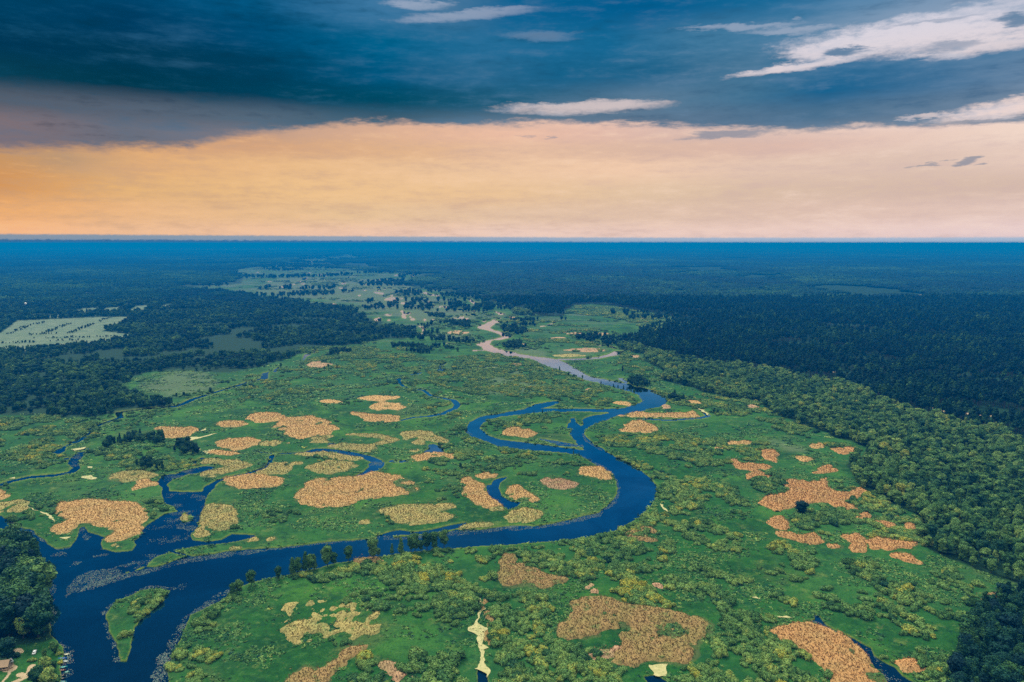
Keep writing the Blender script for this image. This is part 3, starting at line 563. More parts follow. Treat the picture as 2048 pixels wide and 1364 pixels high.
# reed beds: (outline, colour class, cover, label)   colour: 0 peach, 1 olive straw, 2 orange, 3 brown, 4 pinkish
REEDS = [(ell(531, 835, 39, 10), 0, 1, 'smooth oval peach reed bed, uppermost of the big ones on the left meadow'),
  (ell(461, 848, 30, 7.5), 0, 1, 'small oval peach reed bed left of the smooth oval one'),
  (T(1, [(1230, 705), (1300, 692), (1560, 690), (1590, 715), (1540, 740), (1500, 760), (1370, 785), (1330, 770), (1290, 725)]), 0, .92, 'tan reed bed at the right end of the dark tree row'),
  ([(437, 884), (465, 877), (500, 875), (520, 882), (515, 890), (490, 897), (470, 902), (440, 893)], 0, .97, 'tan reed bed under the pale duckweed streak on the left meadow'),
  (ell(548, 887, 28, 6), 1, .6, 'faint sparse straw patch between two reed beds'),
  (T(1, [(1660, 890), (1700, 880), (1780, 882), (1900, 890), (1920, 905), (1850, 915), (1680, 910)]), 0, .95, 'slim tan reed strip below the pale duckweed pool'),
  (T(1, [(1590, 980), (1640, 940), (1750, 945), (1790, 960), (1900, 960), (2030, 990), (1980, 1020), (1850, 1050), (1700, 1095), (1640, 1092), (1605, 1080), (1630, 1045), (1800, 1010), (1830, 1000), (1700, 985)]), 1, .95, 'hooked olive reed bed between the two arms of the side channel'),
  (T(2, [(0, 1045), (60, 1035), (80, 990), (180, 975), (290, 970), (375, 962), (370, 985), (300, 990), (260, 1030), (240, 1060), (150, 1068), (30, 1065)]), 1, .95, 'straw reed bed right of the side channel with a pointed tail'),
  ([(445, 958), (460, 952), (490, 949), (520, 949), (560, 955), (568, 965), (560, 972), (520, 979), (480, 978), (460, 972)], 0, 1, 'oval orange tan reed bed beside the right arm of the side channel'),
  (T(1, [(865, 1080), (900, 1058), (1000, 1038), (1200, 1038), (1258, 1072), (1240, 1095), (1150, 1105), (1000, 1127), (880, 1118)]), 1, .88, 'greyish straw reed bed under the dark copse'),
  (T(1, [(1030, 1180), (1070, 1160), (1100, 1150), (1100, 1125), (1200, 1112), (1238, 1140), (1220, 1165), (1130, 1172), (1080, 1192)]), 0, 1, 'small tan reed bed touching the greyish one under the dark copse'),
  ([(112, 1022), (117, 1010), (124, 1005), (155, 1001), (205, 999), (250, 1002), (272, 1008), (288, 1020), (297, 1033), (285, 1048), (282, 1063), (265, 1073), (235, 1083), (212, 1086), (215, 1073), (222, 1063), (207, 1053), (175, 1045), (155, 1045), (150, 1058), (135, 1068), (105, 1064), (98, 1056), (112, 1050), (140, 1040), (125, 1030)], 0, .97, 'largest fan shaped peach reed bed on the left lagoon shore'),
  ([(-30, 1008), (15, 1003), (38, 1000), (55, 1010), (60, 1018), (38, 1025), (0, 1026), (-30, 1024)], 1, .8, 'olive reed bed at the left edge above the channel mouth'), ([(-40, 984), (0, 980), (15, 985), (14, 995), (0, 1000), (-40, 1000)], 0, 1, 'tiny tan reed bed cut by the left edge'),
  ([(404, 1023), (405, 1012), (430, 1008), (455, 1013), (470, 1023), (477, 1040), (468, 1052), (455, 1058), (435, 1063), (425, 1055), (410, 1050), (402, 1042)], 1, .96, 'round straw reed bed right of the lagoon'),
  ([(382, 1068), (392, 1055), (402, 1050), (412, 1055), (415, 1068), (400, 1074), (386, 1075)], 1, .8, 'small patchy straw reeds on the point right of the lagoon'), (ell(371, 1036, 9, 5), 1, .95, 'tiny straw reed islet in the middle of the lagoon'),
  (T(2, [(120, 690), (180, 650), (260, 615), (400, 600), (530, 620), (600, 660), (665, 702), (620, 717), (570, 750), (370, 782), (260, 775), (240, 740), (265, 718), (160, 708)]), 0, .93, 'ragged apricot reed bed with a green hole in it'),
  (T(2, [(420, 780), (560, 752), (620, 758), (560, 790), (600, 815), (640, 830), (700, 815), (760, 825), (900, 832), (1000, 800), (900, 760), (720, 748), (720, 740), (900, 742), (1060, 755), (1145, 792), (1090, 815), (950, 830), (965, 860), (950, 900), (850, 880), (680, 860), (590, 845), (600, 815), (520, 812), (445, 810)]), 1, .9, 'long straw reed ring round a grey green middle'),
  (T(2, [(280, 905), (400, 895), (540, 885), (660, 900), (850, 938), (830, 952), (680, 950), (560, 925), (400, 915)]), 1, .95, 'slim straw reed tongue below the curved oxbow'), (T(2, [(395, 1015), (470, 975), (600, 960), (760, 970), (800, 1000), (730, 1040), (600, 1065), (480, 1050)]), 1, .97, 'oval olive straw reed bed inside the curved oxbow'),
  (T(2, [(330, 1230), (340, 1190), (390, 1180), (380, 1140), (480, 1105), (700, 1095), (800, 1085), (930, 1045), (1010, 1060), (1160, 1080), (1240, 1120), (1312, 1170), (1290, 1205), (1180, 1225), (1050, 1245), (900, 1265), (790, 1278), (780, 1295), (700, 1320), (500, 1332), (380, 1300), (320, 1265)]), 0, .9, 'largest oval tan reed bed in the centre of the valley'),
  ([(750, 1023), (775, 1014), (805, 1008), (850, 1010), (905, 1007), (912, 1013), (880, 1024), (908, 1028), (904, 1037), (860, 1046), (820, 1049), (790, 1045), (780, 1033)], 1, .98, 'notched tan reed bed just above the straight river reach'),
  (T(2, [(805, 455), (950, 433), (1150, 442), (1130, 465), (1000, 490), (900, 475)]), 0, .95, 'thin tan reed bed, topmost of the stack of three'), (T(2, [(900, 520), (1000, 493), (1140, 500), (1190, 532), (1130, 557), (1060, 545), (980, 560), (910, 542)]), 0, .95, 'tan reed bed in the middle of the stack of three'),
  (T(2, [(730, 575), (800, 568), (950, 585), (1150, 600), (1145, 640), (1000, 652), (870, 635), (840, 605)]), 0, .95, 'tan reed bed with a left tail, lowest of the stack of three'), (T(2, [(530, 482), (600, 473), (684, 480), (670, 499), (560, 501)]), 0, .95, 'very small tan reed patch left of the stack of three'),
  (T(2, [(395, 202), (430, 170), (510, 163), (600, 187), (560, 212), (440, 217)]), 4, .97, 'lone pale pink reed bed far back on the left meadow'), (T(2, [(1150, 735), (1300, 718), (1420, 735), (1450, 760), (1540, 785), (1550, 820), (1510, 842), (1460, 815), (1340, 790), (1280, 765), (1200, 797), (1170, 780)]), 1, .92, 'arched straw reed bed above the small blue pond'),
  (T(2, [(1228, 815), (1300, 783), (1358, 828), (1290, 838)]), 1, .9, 'small wedge of straw reeds left of the small blue pond'), (T(2, [(1205, 945), (1280, 910), (1400, 890), (1520, 900), (1605, 915), (1600, 942), (1400, 942), (1330, 962), (1250, 970)]), 0, .88, 'tan reed bed right below the small blue pond'),
  (T(2, [(1213, 872), (1300, 857), (1312, 877), (1250, 888)]), 1, .85, 'faint reed scrap under the wedge of straw reeds'), (T(2, [(1750, 1075), (1850, 1055), (1922, 1070), (1900, 1092), (1800, 1107)]), 0, 1, 'small tan reed bed at the top of the deep blue oxbow'),
  (T(2, [(1645, 1100), (1720, 1085), (1770, 1115), (1830, 1145), (1850, 1230), (1965, 1302), (1940, 1327), (1800, 1332), (1720, 1290), (1670, 1210)]), 0, .98, 'tall boot shaped reed bed on the left shore of the deep blue oxbow'), (T(2, [(1868, 1337), (1960, 1325), (1992, 1350), (1900, 1357)]), 1, .9, 'little straw strip under the boot shaped reed bed'),
  ([(1010, 1033), (1030, 1021), (1060, 1015), (1080, 1020), (1089, 1028), (1078, 1037), (1050, 1044), (1025, 1044)], 1, .97, 'golden reed bed close to the river inside the big bend'), ([(1010, 984), (1016, 973), (1035, 971), (1050, 982), (1070, 990), (1082, 999), (1060, 1004), (1035, 998), (1018, 993)], 0, .9, 'tan reed bed on the right shore of the deep blue oxbow'),
  (T(3, [(228, 1110), (280, 1090), (320, 1112), (350, 1090), (430, 1110), (512, 1137), (490, 1177), (400, 1192), (310, 1180), (240, 1140)]), 4, .9, 'reddish reed bed inside the big river bend'), (T(3, [(513, 1062), (560, 1020), (640, 1000), (720, 1003), (780, 1060), (802, 1102), (720, 1107), (600, 1082)]), 0, .98, 'golden reed bed touching the outer bank of the big river bend'),
  ([(1006, 868), (1012, 858), (1024, 854), (1049, 855), (1074, 867), (1066, 875), (1024, 872)], 0, .92, 'tan reed bed on the meadow inside the river loop'), (T(3, [(800, 492), (900, 478), (968, 495), (930, 517), (850, 507)]), 0, .95, 'small tan reed bed in the crook above the river loop'),
  (T(3, [(838, 708), (905, 697), (905, 665), (960, 638), (1030, 633), (1080, 650), (1140, 668), (1162, 717), (1070, 742), (980, 722), (860, 722)]), 0, 1, 'solid apricot reed bed right of the river loop'),
  (T(3, [(808, 600), (900, 582), (980, 562), (1080, 577), (1250, 580), (1400, 577), (1450, 560), (1500, 575), (1500, 600), (1400, 608), (1100, 611)]), 0, .95, 'long thin reed bank along the narrow right oxbow'), (T(3, [(1200, 540), (1220, 512), (1270, 515), (1260, 540)]), 4, .85, 'pinkish reed scrap by the right river bank'),
  (T(3, [(1388, 475), (1480, 478), (1528, 500), (1450, 510)]), 0, .95, 'small peach reed bed at the top of the narrow right oxbow'), (T(3, [(1858, 522), (1950, 513), (1988, 535), (1920, 550)]), 4, .95, 'small pinkish reed bed at the edge of the light green forest'),
  (T(3, [(545, 395), (600, 378), (650, 382), (620, 405)]), 4, .7, 'faint pinkish reed patch left of the pale river reach'), (T(3, [(1725, 812), (1850, 797), (1952, 815), (1900, 832), (1760, 832)]), 0, .95, 'tan reed strip at the top of the right hand scrub'), (T(3, [(1620, 850), (1650, 843), (1672, 865), (1630, 872)]), 2, .9, 'tiny orange reed patch in the dense right hand scrub'),
  (T(3, [(940, 120), (990, 112), (1042, 114), (1000, 135)]), 4, .95, 'small pink reed bed beside the far oxbow'),
  ([(1516, 900), (1545, 898), (1553, 905), (1556, 918), (1550, 926), (1530, 921)], 2, 1, 'small orange reed bed at the foot of the smooth green meadow'), ([(1460, 920), (1472, 917), (1480, 928), (1505, 927), (1535, 931), (1541, 940), (1520, 945), (1495, 940), (1470, 935)], 2, .95, 'orange reed bed left of the big orange one, among scrub'),
  ([(1490, 950), (1510, 942), (1530, 947), (1541, 955), (1510, 956), (1497, 962)], 2, .9, 'narrow orange reed scrap among bushes above the big orange bed'),
  ([(1517, 1010), (1530, 997), (1560, 988), (1582, 981), (1568, 968), (1583, 957), (1620, 964), (1640, 962), (1650, 953), (1657, 975), (1672, 983), (1690, 985), (1720, 975), (1737, 985), (1715, 998), (1690, 1003), (1717, 1019), (1690, 1019), (1660, 1008), (1640, 1005), (1620, 1006), (1600, 1010), (1580, 1016), (1550, 1021)], 2, 1, 'biggest orange reed bed of the right meadow with a dark tree on its rim'),
  ([(1620, 948), (1640, 935), (1662, 930), (1671, 944), (1640, 948)], 2, .9, 'orange reed bed between bushes near the right forest'), ([(1618, 893), (1640, 887), (1657, 892), (1635, 899)], 0, .8, 'faint peach patch on the smooth green meadow'), ([(1665, 898), (1695, 893), (1713, 900), (1700, 909), (1680, 907)], 2, .9, 'peach reed bed at the right end of the smooth green meadow'),
  ([(1590, 915), (1605, 911), (1625, 917), (1605, 923)], 0, .75, 'faint straw patch at the lower rim of the smooth green meadow'),
  ([(1530, 1046), (1545, 1034), (1565, 1033), (1578, 1045), (1573, 1058), (1548, 1059)], 2, 1, 'round orange reed bed with dark specks'), ([(1551, 1063), (1581, 1064), (1611, 1072), (1631, 1064), (1644, 1078), (1654, 1085), (1626, 1088), (1591, 1082), (1560, 1074)], 2, .98, 'long orange reed bed below the round one'),
  ([(1657, 1090), (1685, 1091), (1686, 1099), (1663, 1098)], 2, .98, 'small orange reed wedge between two larger beds'), ([(1684, 1072), (1711, 1063), (1722, 1075), (1732, 1091), (1729, 1101), (1708, 1102), (1698, 1096), (1706, 1085)], 2, 1, 'thumb shaped orange reed bed left of the dark ditch'),
  ([(1731, 1083), (1761, 1076), (1794, 1084), (1843, 1085), (1831, 1092), (1801, 1099), (1776, 1101), (1746, 1099)], 2, .98, 'long orange reed bed right of the dark ditch'), ([(1776, 1108), (1806, 1104), (1821, 1110), (1842, 1124), (1831, 1128), (1806, 1124)], 2, .9, 'orange reed bed, lowest of the group in front of the right forest'),
  ([(1749, 1043), (1771, 1041), (1795, 1050), (1786, 1058), (1761, 1052)], 2, .95, 'orange reed bed on the far side of the small dark green clearing'), ([(1706, 1034), (1726, 1025), (1742, 1029), (1742, 1039), (1711, 1039)], 2, .95, 'orange reed patch at the top left of the small dark green clearing'),
  ([(1803, 1056), (1808, 1047), (1830, 1047), (1832, 1058), (1819, 1065)], 2, .9, 'orange reed patch nearest the right forest'), ([(1776, 1031), (1799, 1034), (1819, 1034), (1812, 1041), (1781, 1039)], 2, .7, 'faded orange streak above the small dark green clearing'),
  ([(1964, 1198), (1986, 1187), (2011, 1182), (2034, 1188), (2034, 1206), (1998, 1208), (1976, 1206)], 3, .85, 'brown reed bed at the edge of the dark corner grove'),
  ([(1536, 1262), (1566, 1250), (1619, 1243), (1661, 1258), (1696, 1273), (1721, 1293), (1736, 1310), (1751, 1336), (1766, 1350), (1776, 1366), (1830, 1460), (1700, 1460), (1671, 1364), (1661, 1345), (1636, 1323), (1608, 1300), (1573, 1286), (1548, 1273)], 2, .95, 'large golden orange reed slope left of the narrow blue stream'),
  ([(1788, 1323), (1836, 1321), (1851, 1338), (1843, 1350), (1811, 1348), (1796, 1338)], 2, .88, 'golden reed bed right of the narrow blue stream'),
  (T(7, [(360, 980), (370, 900), (470, 860), (520, 800), (470, 740), (550, 680), (700, 680), (850, 710), (910, 750), (1100, 755), (1300, 790), (1400, 830), (1560, 860), (1632, 910), (1600, 970), (1540, 1040), (1480, 1140), (1400, 1222), (1250, 1217), (1100, 1190), (1000, 1242), (740, 1222), (780, 1170), (880, 1110), (905, 1060), (870, 990), (930, 940), (800, 935), (700, 960), (690, 1000), (560, 1022), (440, 1012)]), 3, .88, 'huge brown reed bed crossed by dark cracks, bottom right of centre'),
  ([(998, 1120), (1012, 1105), (1030, 1108), (1030, 1125), (1070, 1135), (1090, 1150), (1132, 1154), (1125, 1166), (1105, 1166), (1100, 1176), (1010, 1174), (990, 1152), (1002, 1135)], 3, .86, 'brown reed patch in the middle of the scrub thicket'), (T(7, [(930, 170), (1000, 108), (1100, 128), (1192, 190), (1180, 242), (1000, 252)]), 3, .78, 'dull olive brown reed patch near the tip of the river bend'),
  (T(6, [(140, 830), (160, 790), (250, 740), (450, 698), (700, 690), (900, 760), (990, 850), (980, 950), (800, 1010), (600, 1010), (440, 1040), (240, 1042), (200, 930)]), 1, .5, 'mottled reed maze of thin tan streaks in the dark green meadow'),
  (T(6, [(220, 1364), (400, 1240), (560, 1250), (640, 1170), (700, 1088), (890, 1083), (860, 1120), (740, 1170), (700, 1230), (610, 1290), (600, 1364), (580, 1600), (100, 1600)]), 3, .86, 'tan brown reed tongue on the bottom edge in the dark green meadow'),
  (T(6, [(1005, 1210), (1100, 1195), (1200, 1280), (1275, 1330), (1260, 1364), (1260, 1500), (1090, 1500), (1080, 1300)]), 4, .7, 'pinkish dry patch on the bottom edge left of the domed clump'), (T(7, [(620, 1130), (760, 1100), (770, 1020), (850, 1100), (830, 1150), (720, 1192)]), 4, .66, 'pinkish dry patch on the left rim of the huge brown bed'),
  (T(7, [(540, 570), (640, 570), (700, 630), (640, 640)]), 4, .5, 'faint pinkish scrap above the huge brown bed'), (T(7, [(1110, 575), (1180, 570), (1230, 640), (1150, 620)]), 4, .5, 'faint pinkish scrap among bushes above the huge brown bed'), (T(6, [(750, 370), (1000, 375), (1040, 400), (950, 420), (760, 410)]), 3, .6, 'dull brown reed streak behind the round bank trees'),
  (T(6, [(1800, 800), (1830, 660), (1860, 700), (1880, 790), (1860, 930), (1890, 1060), (1830, 1070), (1820, 1000), (1850, 930)]), 3, .7, 'brown reed fringe on the right side of the duckweed stream'),
  (T(6, [(820, 80), (900, 68), (980, 72), (860, 98)]), 1, .6, 'faint straw streak on the bank above the straight river reach'), (T(6, [(1640, 110), (1700, 95), (1880, 80), (1920, 98), (1800, 130), (1600, 145)]), 1, .85, 'slim straw reed islet between the lagoon and the straight river reach'),
  ([(487, 1079), (512, 1074), (518, 1081), (495, 1084)], 1, .85, 'small straw reeds on the narrow green spit'), ([(529, 1076), (545, 1073), (557, 1077), (540, 1080)], 1, .85, 'second small straw reeds on the narrow green spit'),
  ([(460, 1094), (470, 1090), (478, 1096), (465, 1101)], 1, .8, 'straw tuft at the middle of the narrow green spit'), ([(222, 1091), (232, 1088), (240, 1092), (228, 1095)], 1, .85, 'straw tuft on the tip below the fan shaped reed bed')]
for x, y, a, b in ((1123, 663, 14, 2.6), (1150, 667, 16, 2.5), (1198, 668, 20, 3), (1118, 677, 14, 3), (1240, 680, 5, 1.5), (915, 665, 22, 3.5), (1033, 729, 12, 3), (1170, 700, 40, 4), (1140, 711, 34, 3), (1025, 635, 10, 1.4), (1165, 655, 3, 1)):
    REEDS.append((ell(x, y, a, b, 14), 4 if x != 1140 else 1, .8, None))
FAR_REED_LABELS = ['pale pink far reed bed, left one of the row above the far oxbow', 'pale straw far reed bed, middle one of the row above the far oxbow', 'pale pink far reed bed, right one of the row above the far oxbow', 'pale pink far reed bed alone below that row',
  'tiny far reed bed beside the short pond above the far oxbow', 'pinkish far reed bed left of the winding pale river', 'pinkish reed bed just under the pale river reach', 'curved pale reed bed hugging the inside of the far oxbow', 'long straw reed bed on the inner shore of the far oxbow', 'tiny far reed bed below the dark pine wood', 'minute far reed bed right of the short pale stream']

DUCKWEED = [(p, l) for p, l in (
  (T(6, [(1800, 790), (1832, 772), (1800, 840), (1772, 880), (1840, 930), (1835, 960), (1820, 990), (1812, 1060), (1850, 1090), (1820, 1112), (1825, 1200), (1862, 1270), (1855, 1320), (1840, 1290), (1800, 1275), (1765, 1258), (1790, 1190), (1785, 1120), (1790, 1070), (1760, 1000), (1700, 970), (1710, 920), (1750, 890)]), ''),
  (T(6, [(1788, 695), (1808, 697), (1826, 745), (1812, 748)]), ''), (T(7, [(1118, 1235), (1150, 1240), (1232, 1230), (1228, 1320), (1180, 1318), (1120, 1308)]), ''), (T(7, [(1908, 690), (1940, 680), (1968, 702)]), ''),
  (T(1, [(650, 1085), (700, 1082), (740, 1070), (768, 1108), (690, 1112)]), ''), (T(1, [(1478, 792), (1510, 770), (1600, 768), (1680, 748), (1750, 737), (1650, 765), (1530, 797)]), ''), (T(1, [(1602, 722), (1652, 692), (1642, 712)]), ''),
  (T(1, [(1620, 882), (1720, 864), (1700, 885), (1662, 903)]), ''), (T(1, [(1515, 822), (1530, 820), (1610, 868), (1590, 872)]), ''), (T(1, [(580, 866), (682, 851), (672, 865), (595, 876)]), ''), (T(1, [(85, 1098), (125, 1090), (110, 1104)]), ''),
  (T(5, [(330, 0), (380, 10), (432, 50), (432, 92), (410, 60), (370, 25), (325, 5)]), ''), (T(1, [(205, 1310), (232, 1325), (290, 1360), (262, 1356)]), ''), (T(3, [(1183, 1300), (1205, 1308), (1250, 1368), (1212, 1350)]), ''), (T(5, [(480, 212), (560, 206), (540, 218)]), ''),
  (T(8, [(40, 835), (140, 838), (205, 855), (90, 848)]), ''), (T(2, [(1838, 218), (1920, 209), (1900, 216)]), ''), (T(3, [(1465, 526), (1500, 540), (1560, 570), (1578, 600), (1555, 585), (1500, 550)]), ''), (T(1, [(700, 1008), (735, 1006), (738, 1016), (705, 1018)]), ''))]

# lily pads: stripes along banks (polyline, half width m, cover) and patches (polygon, cover)
LILY_L = [(G(p), w, c) for p, w, c in (
  (T(5, [(700, 620), (850, 560), (1000, 505), (1180, 470), (1350, 425), (1500, 385), (1650, 360), (1800, 340), (2048, 312)]), 4.5, .75), (T(6, [(0, 312), (250, 280), (500, 248), (800, 228), (960, 210)]), 1.8, .7), (T(6, [(960, 205), (1200, 197), (1500, 178), (1700, 160), (2048, 122)]), 5, .6),
  (T(7, [(0, 130), (150, 112), (250, 108), (400, 80), (560, 50), (690, 5)]), 6, .7), (T(3, [(700, 1350), (790, 1320), (845, 1240), (850, 1170), (830, 1110), (780, 1035), (700, 992), (600, 940), (540, 910)]), 2.0, .75),
  (T(5, [(1260, 1360), (1275, 1240), (1330, 1130), (1395, 1010), (1450, 910), (1500, 850), (1600, 780), (1740, 680), (1900, 592)]), 3.2, .5), (T(5, [(1285, 1364), (1290, 1250), (1345, 1130)]), 4.5, .6), (T(5, [(545, 1300), (548, 1150), (500, 1040)]), 3.0, .45), (T(5, [(340, 380), (400, 440), (405, 700), (412, 900)]), 2.2, .5),
  (T(5, [(860, 830), (880, 760), (990, 690), (1130, 620), (1230, 600), (1380, 610)]), 2.6, .5), (T(5, [(850, 850), (880, 960), (930, 1100), (960, 1190)]), 2.0, .45), (T(5, [(90, 75), (200, 140), (290, 170), (370, 245), (470, 300), (560, 290)]), 1.2, .5),
  (T(3, [(570, 740), (590, 790), (650, 830), (720, 870)]), 1.6, .8), (T(3, [(800, 612), (740, 640), (680, 660)]), 2.0, .8), (T(2, [(1690, 720), (1740, 770), (1850, 805), (1940, 838)]), 1.6, .7), (T(2, [(1870, 700), (1940, 745), (2048, 785)]), 3.0, .8), (T(3, [(0, 785), (150, 812), (300, 830), (480, 850)]), 2.2, .7),
  (T(3, [(220, 778), (300, 800), (400, 820), (540, 835)]), 4.5, .75), (T(3, [(1020, 440), (1038, 470), (1010, 500)]), 2.5, .6), (T(3, [(1000, 625), (1260, 632), (1500, 615)]), 1.6, .4), (T(3, [(740, 1240), (700, 1300), (620, 1340), (500, 1364)]), 7.0, .55), (T(7, [(400, 40), (300, 60), (200, 85)]), 4, .6),
  (T(8, [(345, 872), (400, 895), (470, 925), (520, 945)]), 2.4, .9), (T(8, [(370, 812), (392, 830)]), 2.0, .9))]
LILY_P = [(G(p), c) for p, c in (
  (T(5, [(548, 682), (555, 600), (590, 520), (700, 480), (800, 455), (1000, 415), (1150, 355), (1230, 335), (1262, 375), (1160, 432), (960, 505), (850, 560), (690, 640), (600, 685)]), .5), (T(5, [(550, 460), (570, 410), (650, 395), (600, 440)]), .35), (T(5, [(720, 350), (850, 330), (880, 345), (740, 372)]), .45),
  (T(5, [(1400, 600), (1500, 560), (1510, 590), (1420, 640)]), .35), (T(5, [(1270, 600), (1350, 585), (1375, 615), (1290, 622)]), .7), (T(5, [(380, 300), (540, 330), (530, 360), (400, 350)]), .22), (T(5, [(150, 180), (280, 190), (280, 225), (180, 215)]), .4), (T(5, [(1390, 110), (1460, 105), (1470, 145), (1400, 140)]), .6),
  (T(5, [(1100, 0), (1600, 0), (1530, 230), (1200, 260), (1180, 120)]), .05), (T(1, [(1300, 1060), (1470, 1035), (1640, 1005), (1640, 1040), (1380, 1110), (1300, 1120)]), .3), (T(1, [(1300, 1215), (1640, 1215), (1600, 1364), (1400, 1364)]), .12), (T(5, [(640, 120), (760, 190), (700, 230), (640, 230)]), .3), (T(5, [(780, 810), (860, 790), (860, 850), (790, 840)]), .5),
  (T(1, [(560, 930), (650, 890), (640, 1000), (570, 1000)]), .2), (T(8, [(740, 1060), (830, 1120), (950, 1220), (1100, 1364), (960, 1364), (830, 1180)]), .2), (T(2, [(905, 960), (1020, 970), (1010, 1000), (920, 1000)]), .25), (T(3, [(350, 695), (430, 700), (420, 715), (360, 712)]), .6))]
# single trees: photo x, y of the foot, height in photo pixels, crown kind, label
SINGLE = [(557, 1158, 28, 0, 'bushy bank tree at the left end of the row on the lower river bank'), (585, 1150, 38, 1, 'tall tree, left of the first close pair on the lower river bank'), (595, 1147, 34, 0, 'tall tree, right of the first close pair on the lower river bank'), (611, 1143, 42, 1, 'narrow dark tree on the lower river bank beside two greyer ones'),
  (620, 1141, 34, 0, 'grey green bank tree right beside the narrow dark tree'), (629, 1139, 33, 1, 'thin grey bank tree two places right of the narrow dark tree'), (655, 1133, 46, 0, 'tallest dark tree of the river bank row'), (668, 1130, 28, 0, 'low bushy tree to the right of the tallest bank tree'),
  (697, 1122, 32, 0, 'lone green bank tree halfway along the row'), (747, 1118, 43, 0, 'plump dark bank tree with a small bush at its side'), (758, 1112, 17, 0, 'small grey tree beside the plump dark bank tree'), (784, 1109, 23, 1, 'small pointed grey tree on the bank'), (802, 1109, 36, 1, 'pointed dark green conical tree on the bank'),
  (822, 1103, 34, 0, 'left one of the broad grey bank trees near the thicket'), (830, 1103, 38, 0, 'broad round grey tree on the bank near the thicket'), (842, 1102, 24, 0, 'small grey tree right of the broad round grey one'), (854, 1099, 38, 0, 'left tree of the second close pair on the bank'), (868, 1099, 38, 0, 'right tree of the second close pair on the bank'),
  (888, 1094, 37, 0, 'last tree of the bank row standing over the thicket edge'), (503, 1171, 34, 0, 'round dark tree at the far left of the lower bank'), (479, 1187, 30, 0, 'dark tree next to the round one at the far left of the lower bank'), (466, 1192, 28, 0, 'paler tree on the sloping lower bank left of the dark ones'),
  (1119, 742, 10, 1, 'far pointed tree on the left bank of the pale river reach'), (1137, 752, 8, 0, 'far tree below the pointed one on the pale river reach'), (1148, 756, 8, 0, 'far tree of a close trio on the pale river reach'), (1165, 757, 7, 0, 'far tree leaning over the pale river reach'), (1202, 769, 8, 1, 'far thin tree where the pale reach turns blue'),
  (1227, 775, 8, 1, 'far pointed tree, first of the file before the river turn'), (1236, 777, 8, 1, 'far pointed tree, second of the file before the river turn'), (1247, 780, 10, 1, 'far pointed tree, third of the file before the river turn'), (1254, 781, 8, 1, 'far pointed tree, fourth of the file before the river turn'), (1262, 784, 9, 1, 'far pointed tree, fifth of the file before the river turn'),
  (1268, 788, 10, 0, 'far tree closing the file at the river turn'), (1119, 803, 9, 0, 'small tree at the end of the short dead river arm'), (1068, 829, 8, 1, 'small pointed tree at the upper rim of the river loop meadow'), (1085, 827, 9, 1, 'second small pointed tree at the upper rim of the river loop meadow'),
  (1147, 909, 9, 1, 'small pointed tree on the bank below the loop mouth'), (1158, 911, 7, 1, 'smaller pointed tree right of the one below the loop mouth'), (921, 936, 12, 0, 'single dark tree in the scrub right of the small blue pond'), (1245, 742, 12, 1, 'lone pointed tree on the meadow behind the pale river reach'),
  (657, 736, 9, 0, 'dark tree at the right end of the lone pink reed bed'), (649, 740, 8, 0, 'dark tree in front of the lone pink reed bed'), (674, 736, 8, 0, 'dark tree a little right of the lone pink reed bed'), (562, 735, 10, 0, 'dark tree between the two short blue ponds'), (368, 793, 10, 0, 'round dark tree above the thin blue stream'), (353, 793, 8, 0, 'small grey tree left of the round dark one above the thin stream'),
  (421, 785, 11, 0, 'dark tree bent over the thin blue stream'), (187, 857, 9, 0, 'dark bush like tree where the left stream narrows'), (1276, 1034, 9, 1, 'tiny pointed tree on the bank right of the big river bend'), (1435, 829, 12, 0, 'dark tree right of the narrow right oxbow'), (1428, 826, 11, 0, 'second dark tree right of the narrow right oxbow'), (1460, 826, 9, 0, 'paler tree right of the narrow right oxbow'),
  (90, 1352, 40, 3, 'bright yellow green tree nearest the dirt track by the river'), (100, 1320, 0, 3, ''), (1735, 985, 0, 0, '')]
SINGLE = [s for s in SINGLE if s[2] > 0]

# ------------------------------------------------------------------ materials
def foliage_mat(name, hue=0.0):
    m, N, b = material(name)
    t = N.attr('tint', 'INSTANCER').outputs['Fac']
    geo = N.n.new('ShaderNodeNewGeometry').outputs['Position']
    obi = N.n.new('ShaderNodeObjectInfo').outputs['Random']
    isl = N.n.new('ShaderNodeNewGeometry').outputs['Random Per Island']
    big = N.noise(geo, 0.018, 3)
    sml = N.noise(geo, 0.55, 3)
    f = N.add(t, N.mul(N.sub(obi, .5), .28))
    f = N.add(f, N.mul(N.sub(big, .5), .5))
    f = N.add(f, N.mul(N.sub(sml, .5), .30))
    f = N.add(f, N.mul(N.sub(isl, .5), .22))
    c = N.ramp(f, [(0.0, (.003, .027, .034, 1)), (.25, (.008, .054, .032, 1)), (.5, (.050, .135, .034, 1)), (.72, (.125, .235, .060, 1)), (.90, (.205, .29, .065, 1)), (1.0, (.34, .32, .04, 1))])
    N.l.new(c, b.inputs['Base Color'])
    b.inputs['Roughness'].default_value = .75
    b.inputs['Specular IOR Level'].default_value = .12
    return m


M_LEAF = foliage_mat('leaves')
M_BARK = plain('bark', (.11, .085, .06), .9, 0, .2, 3)


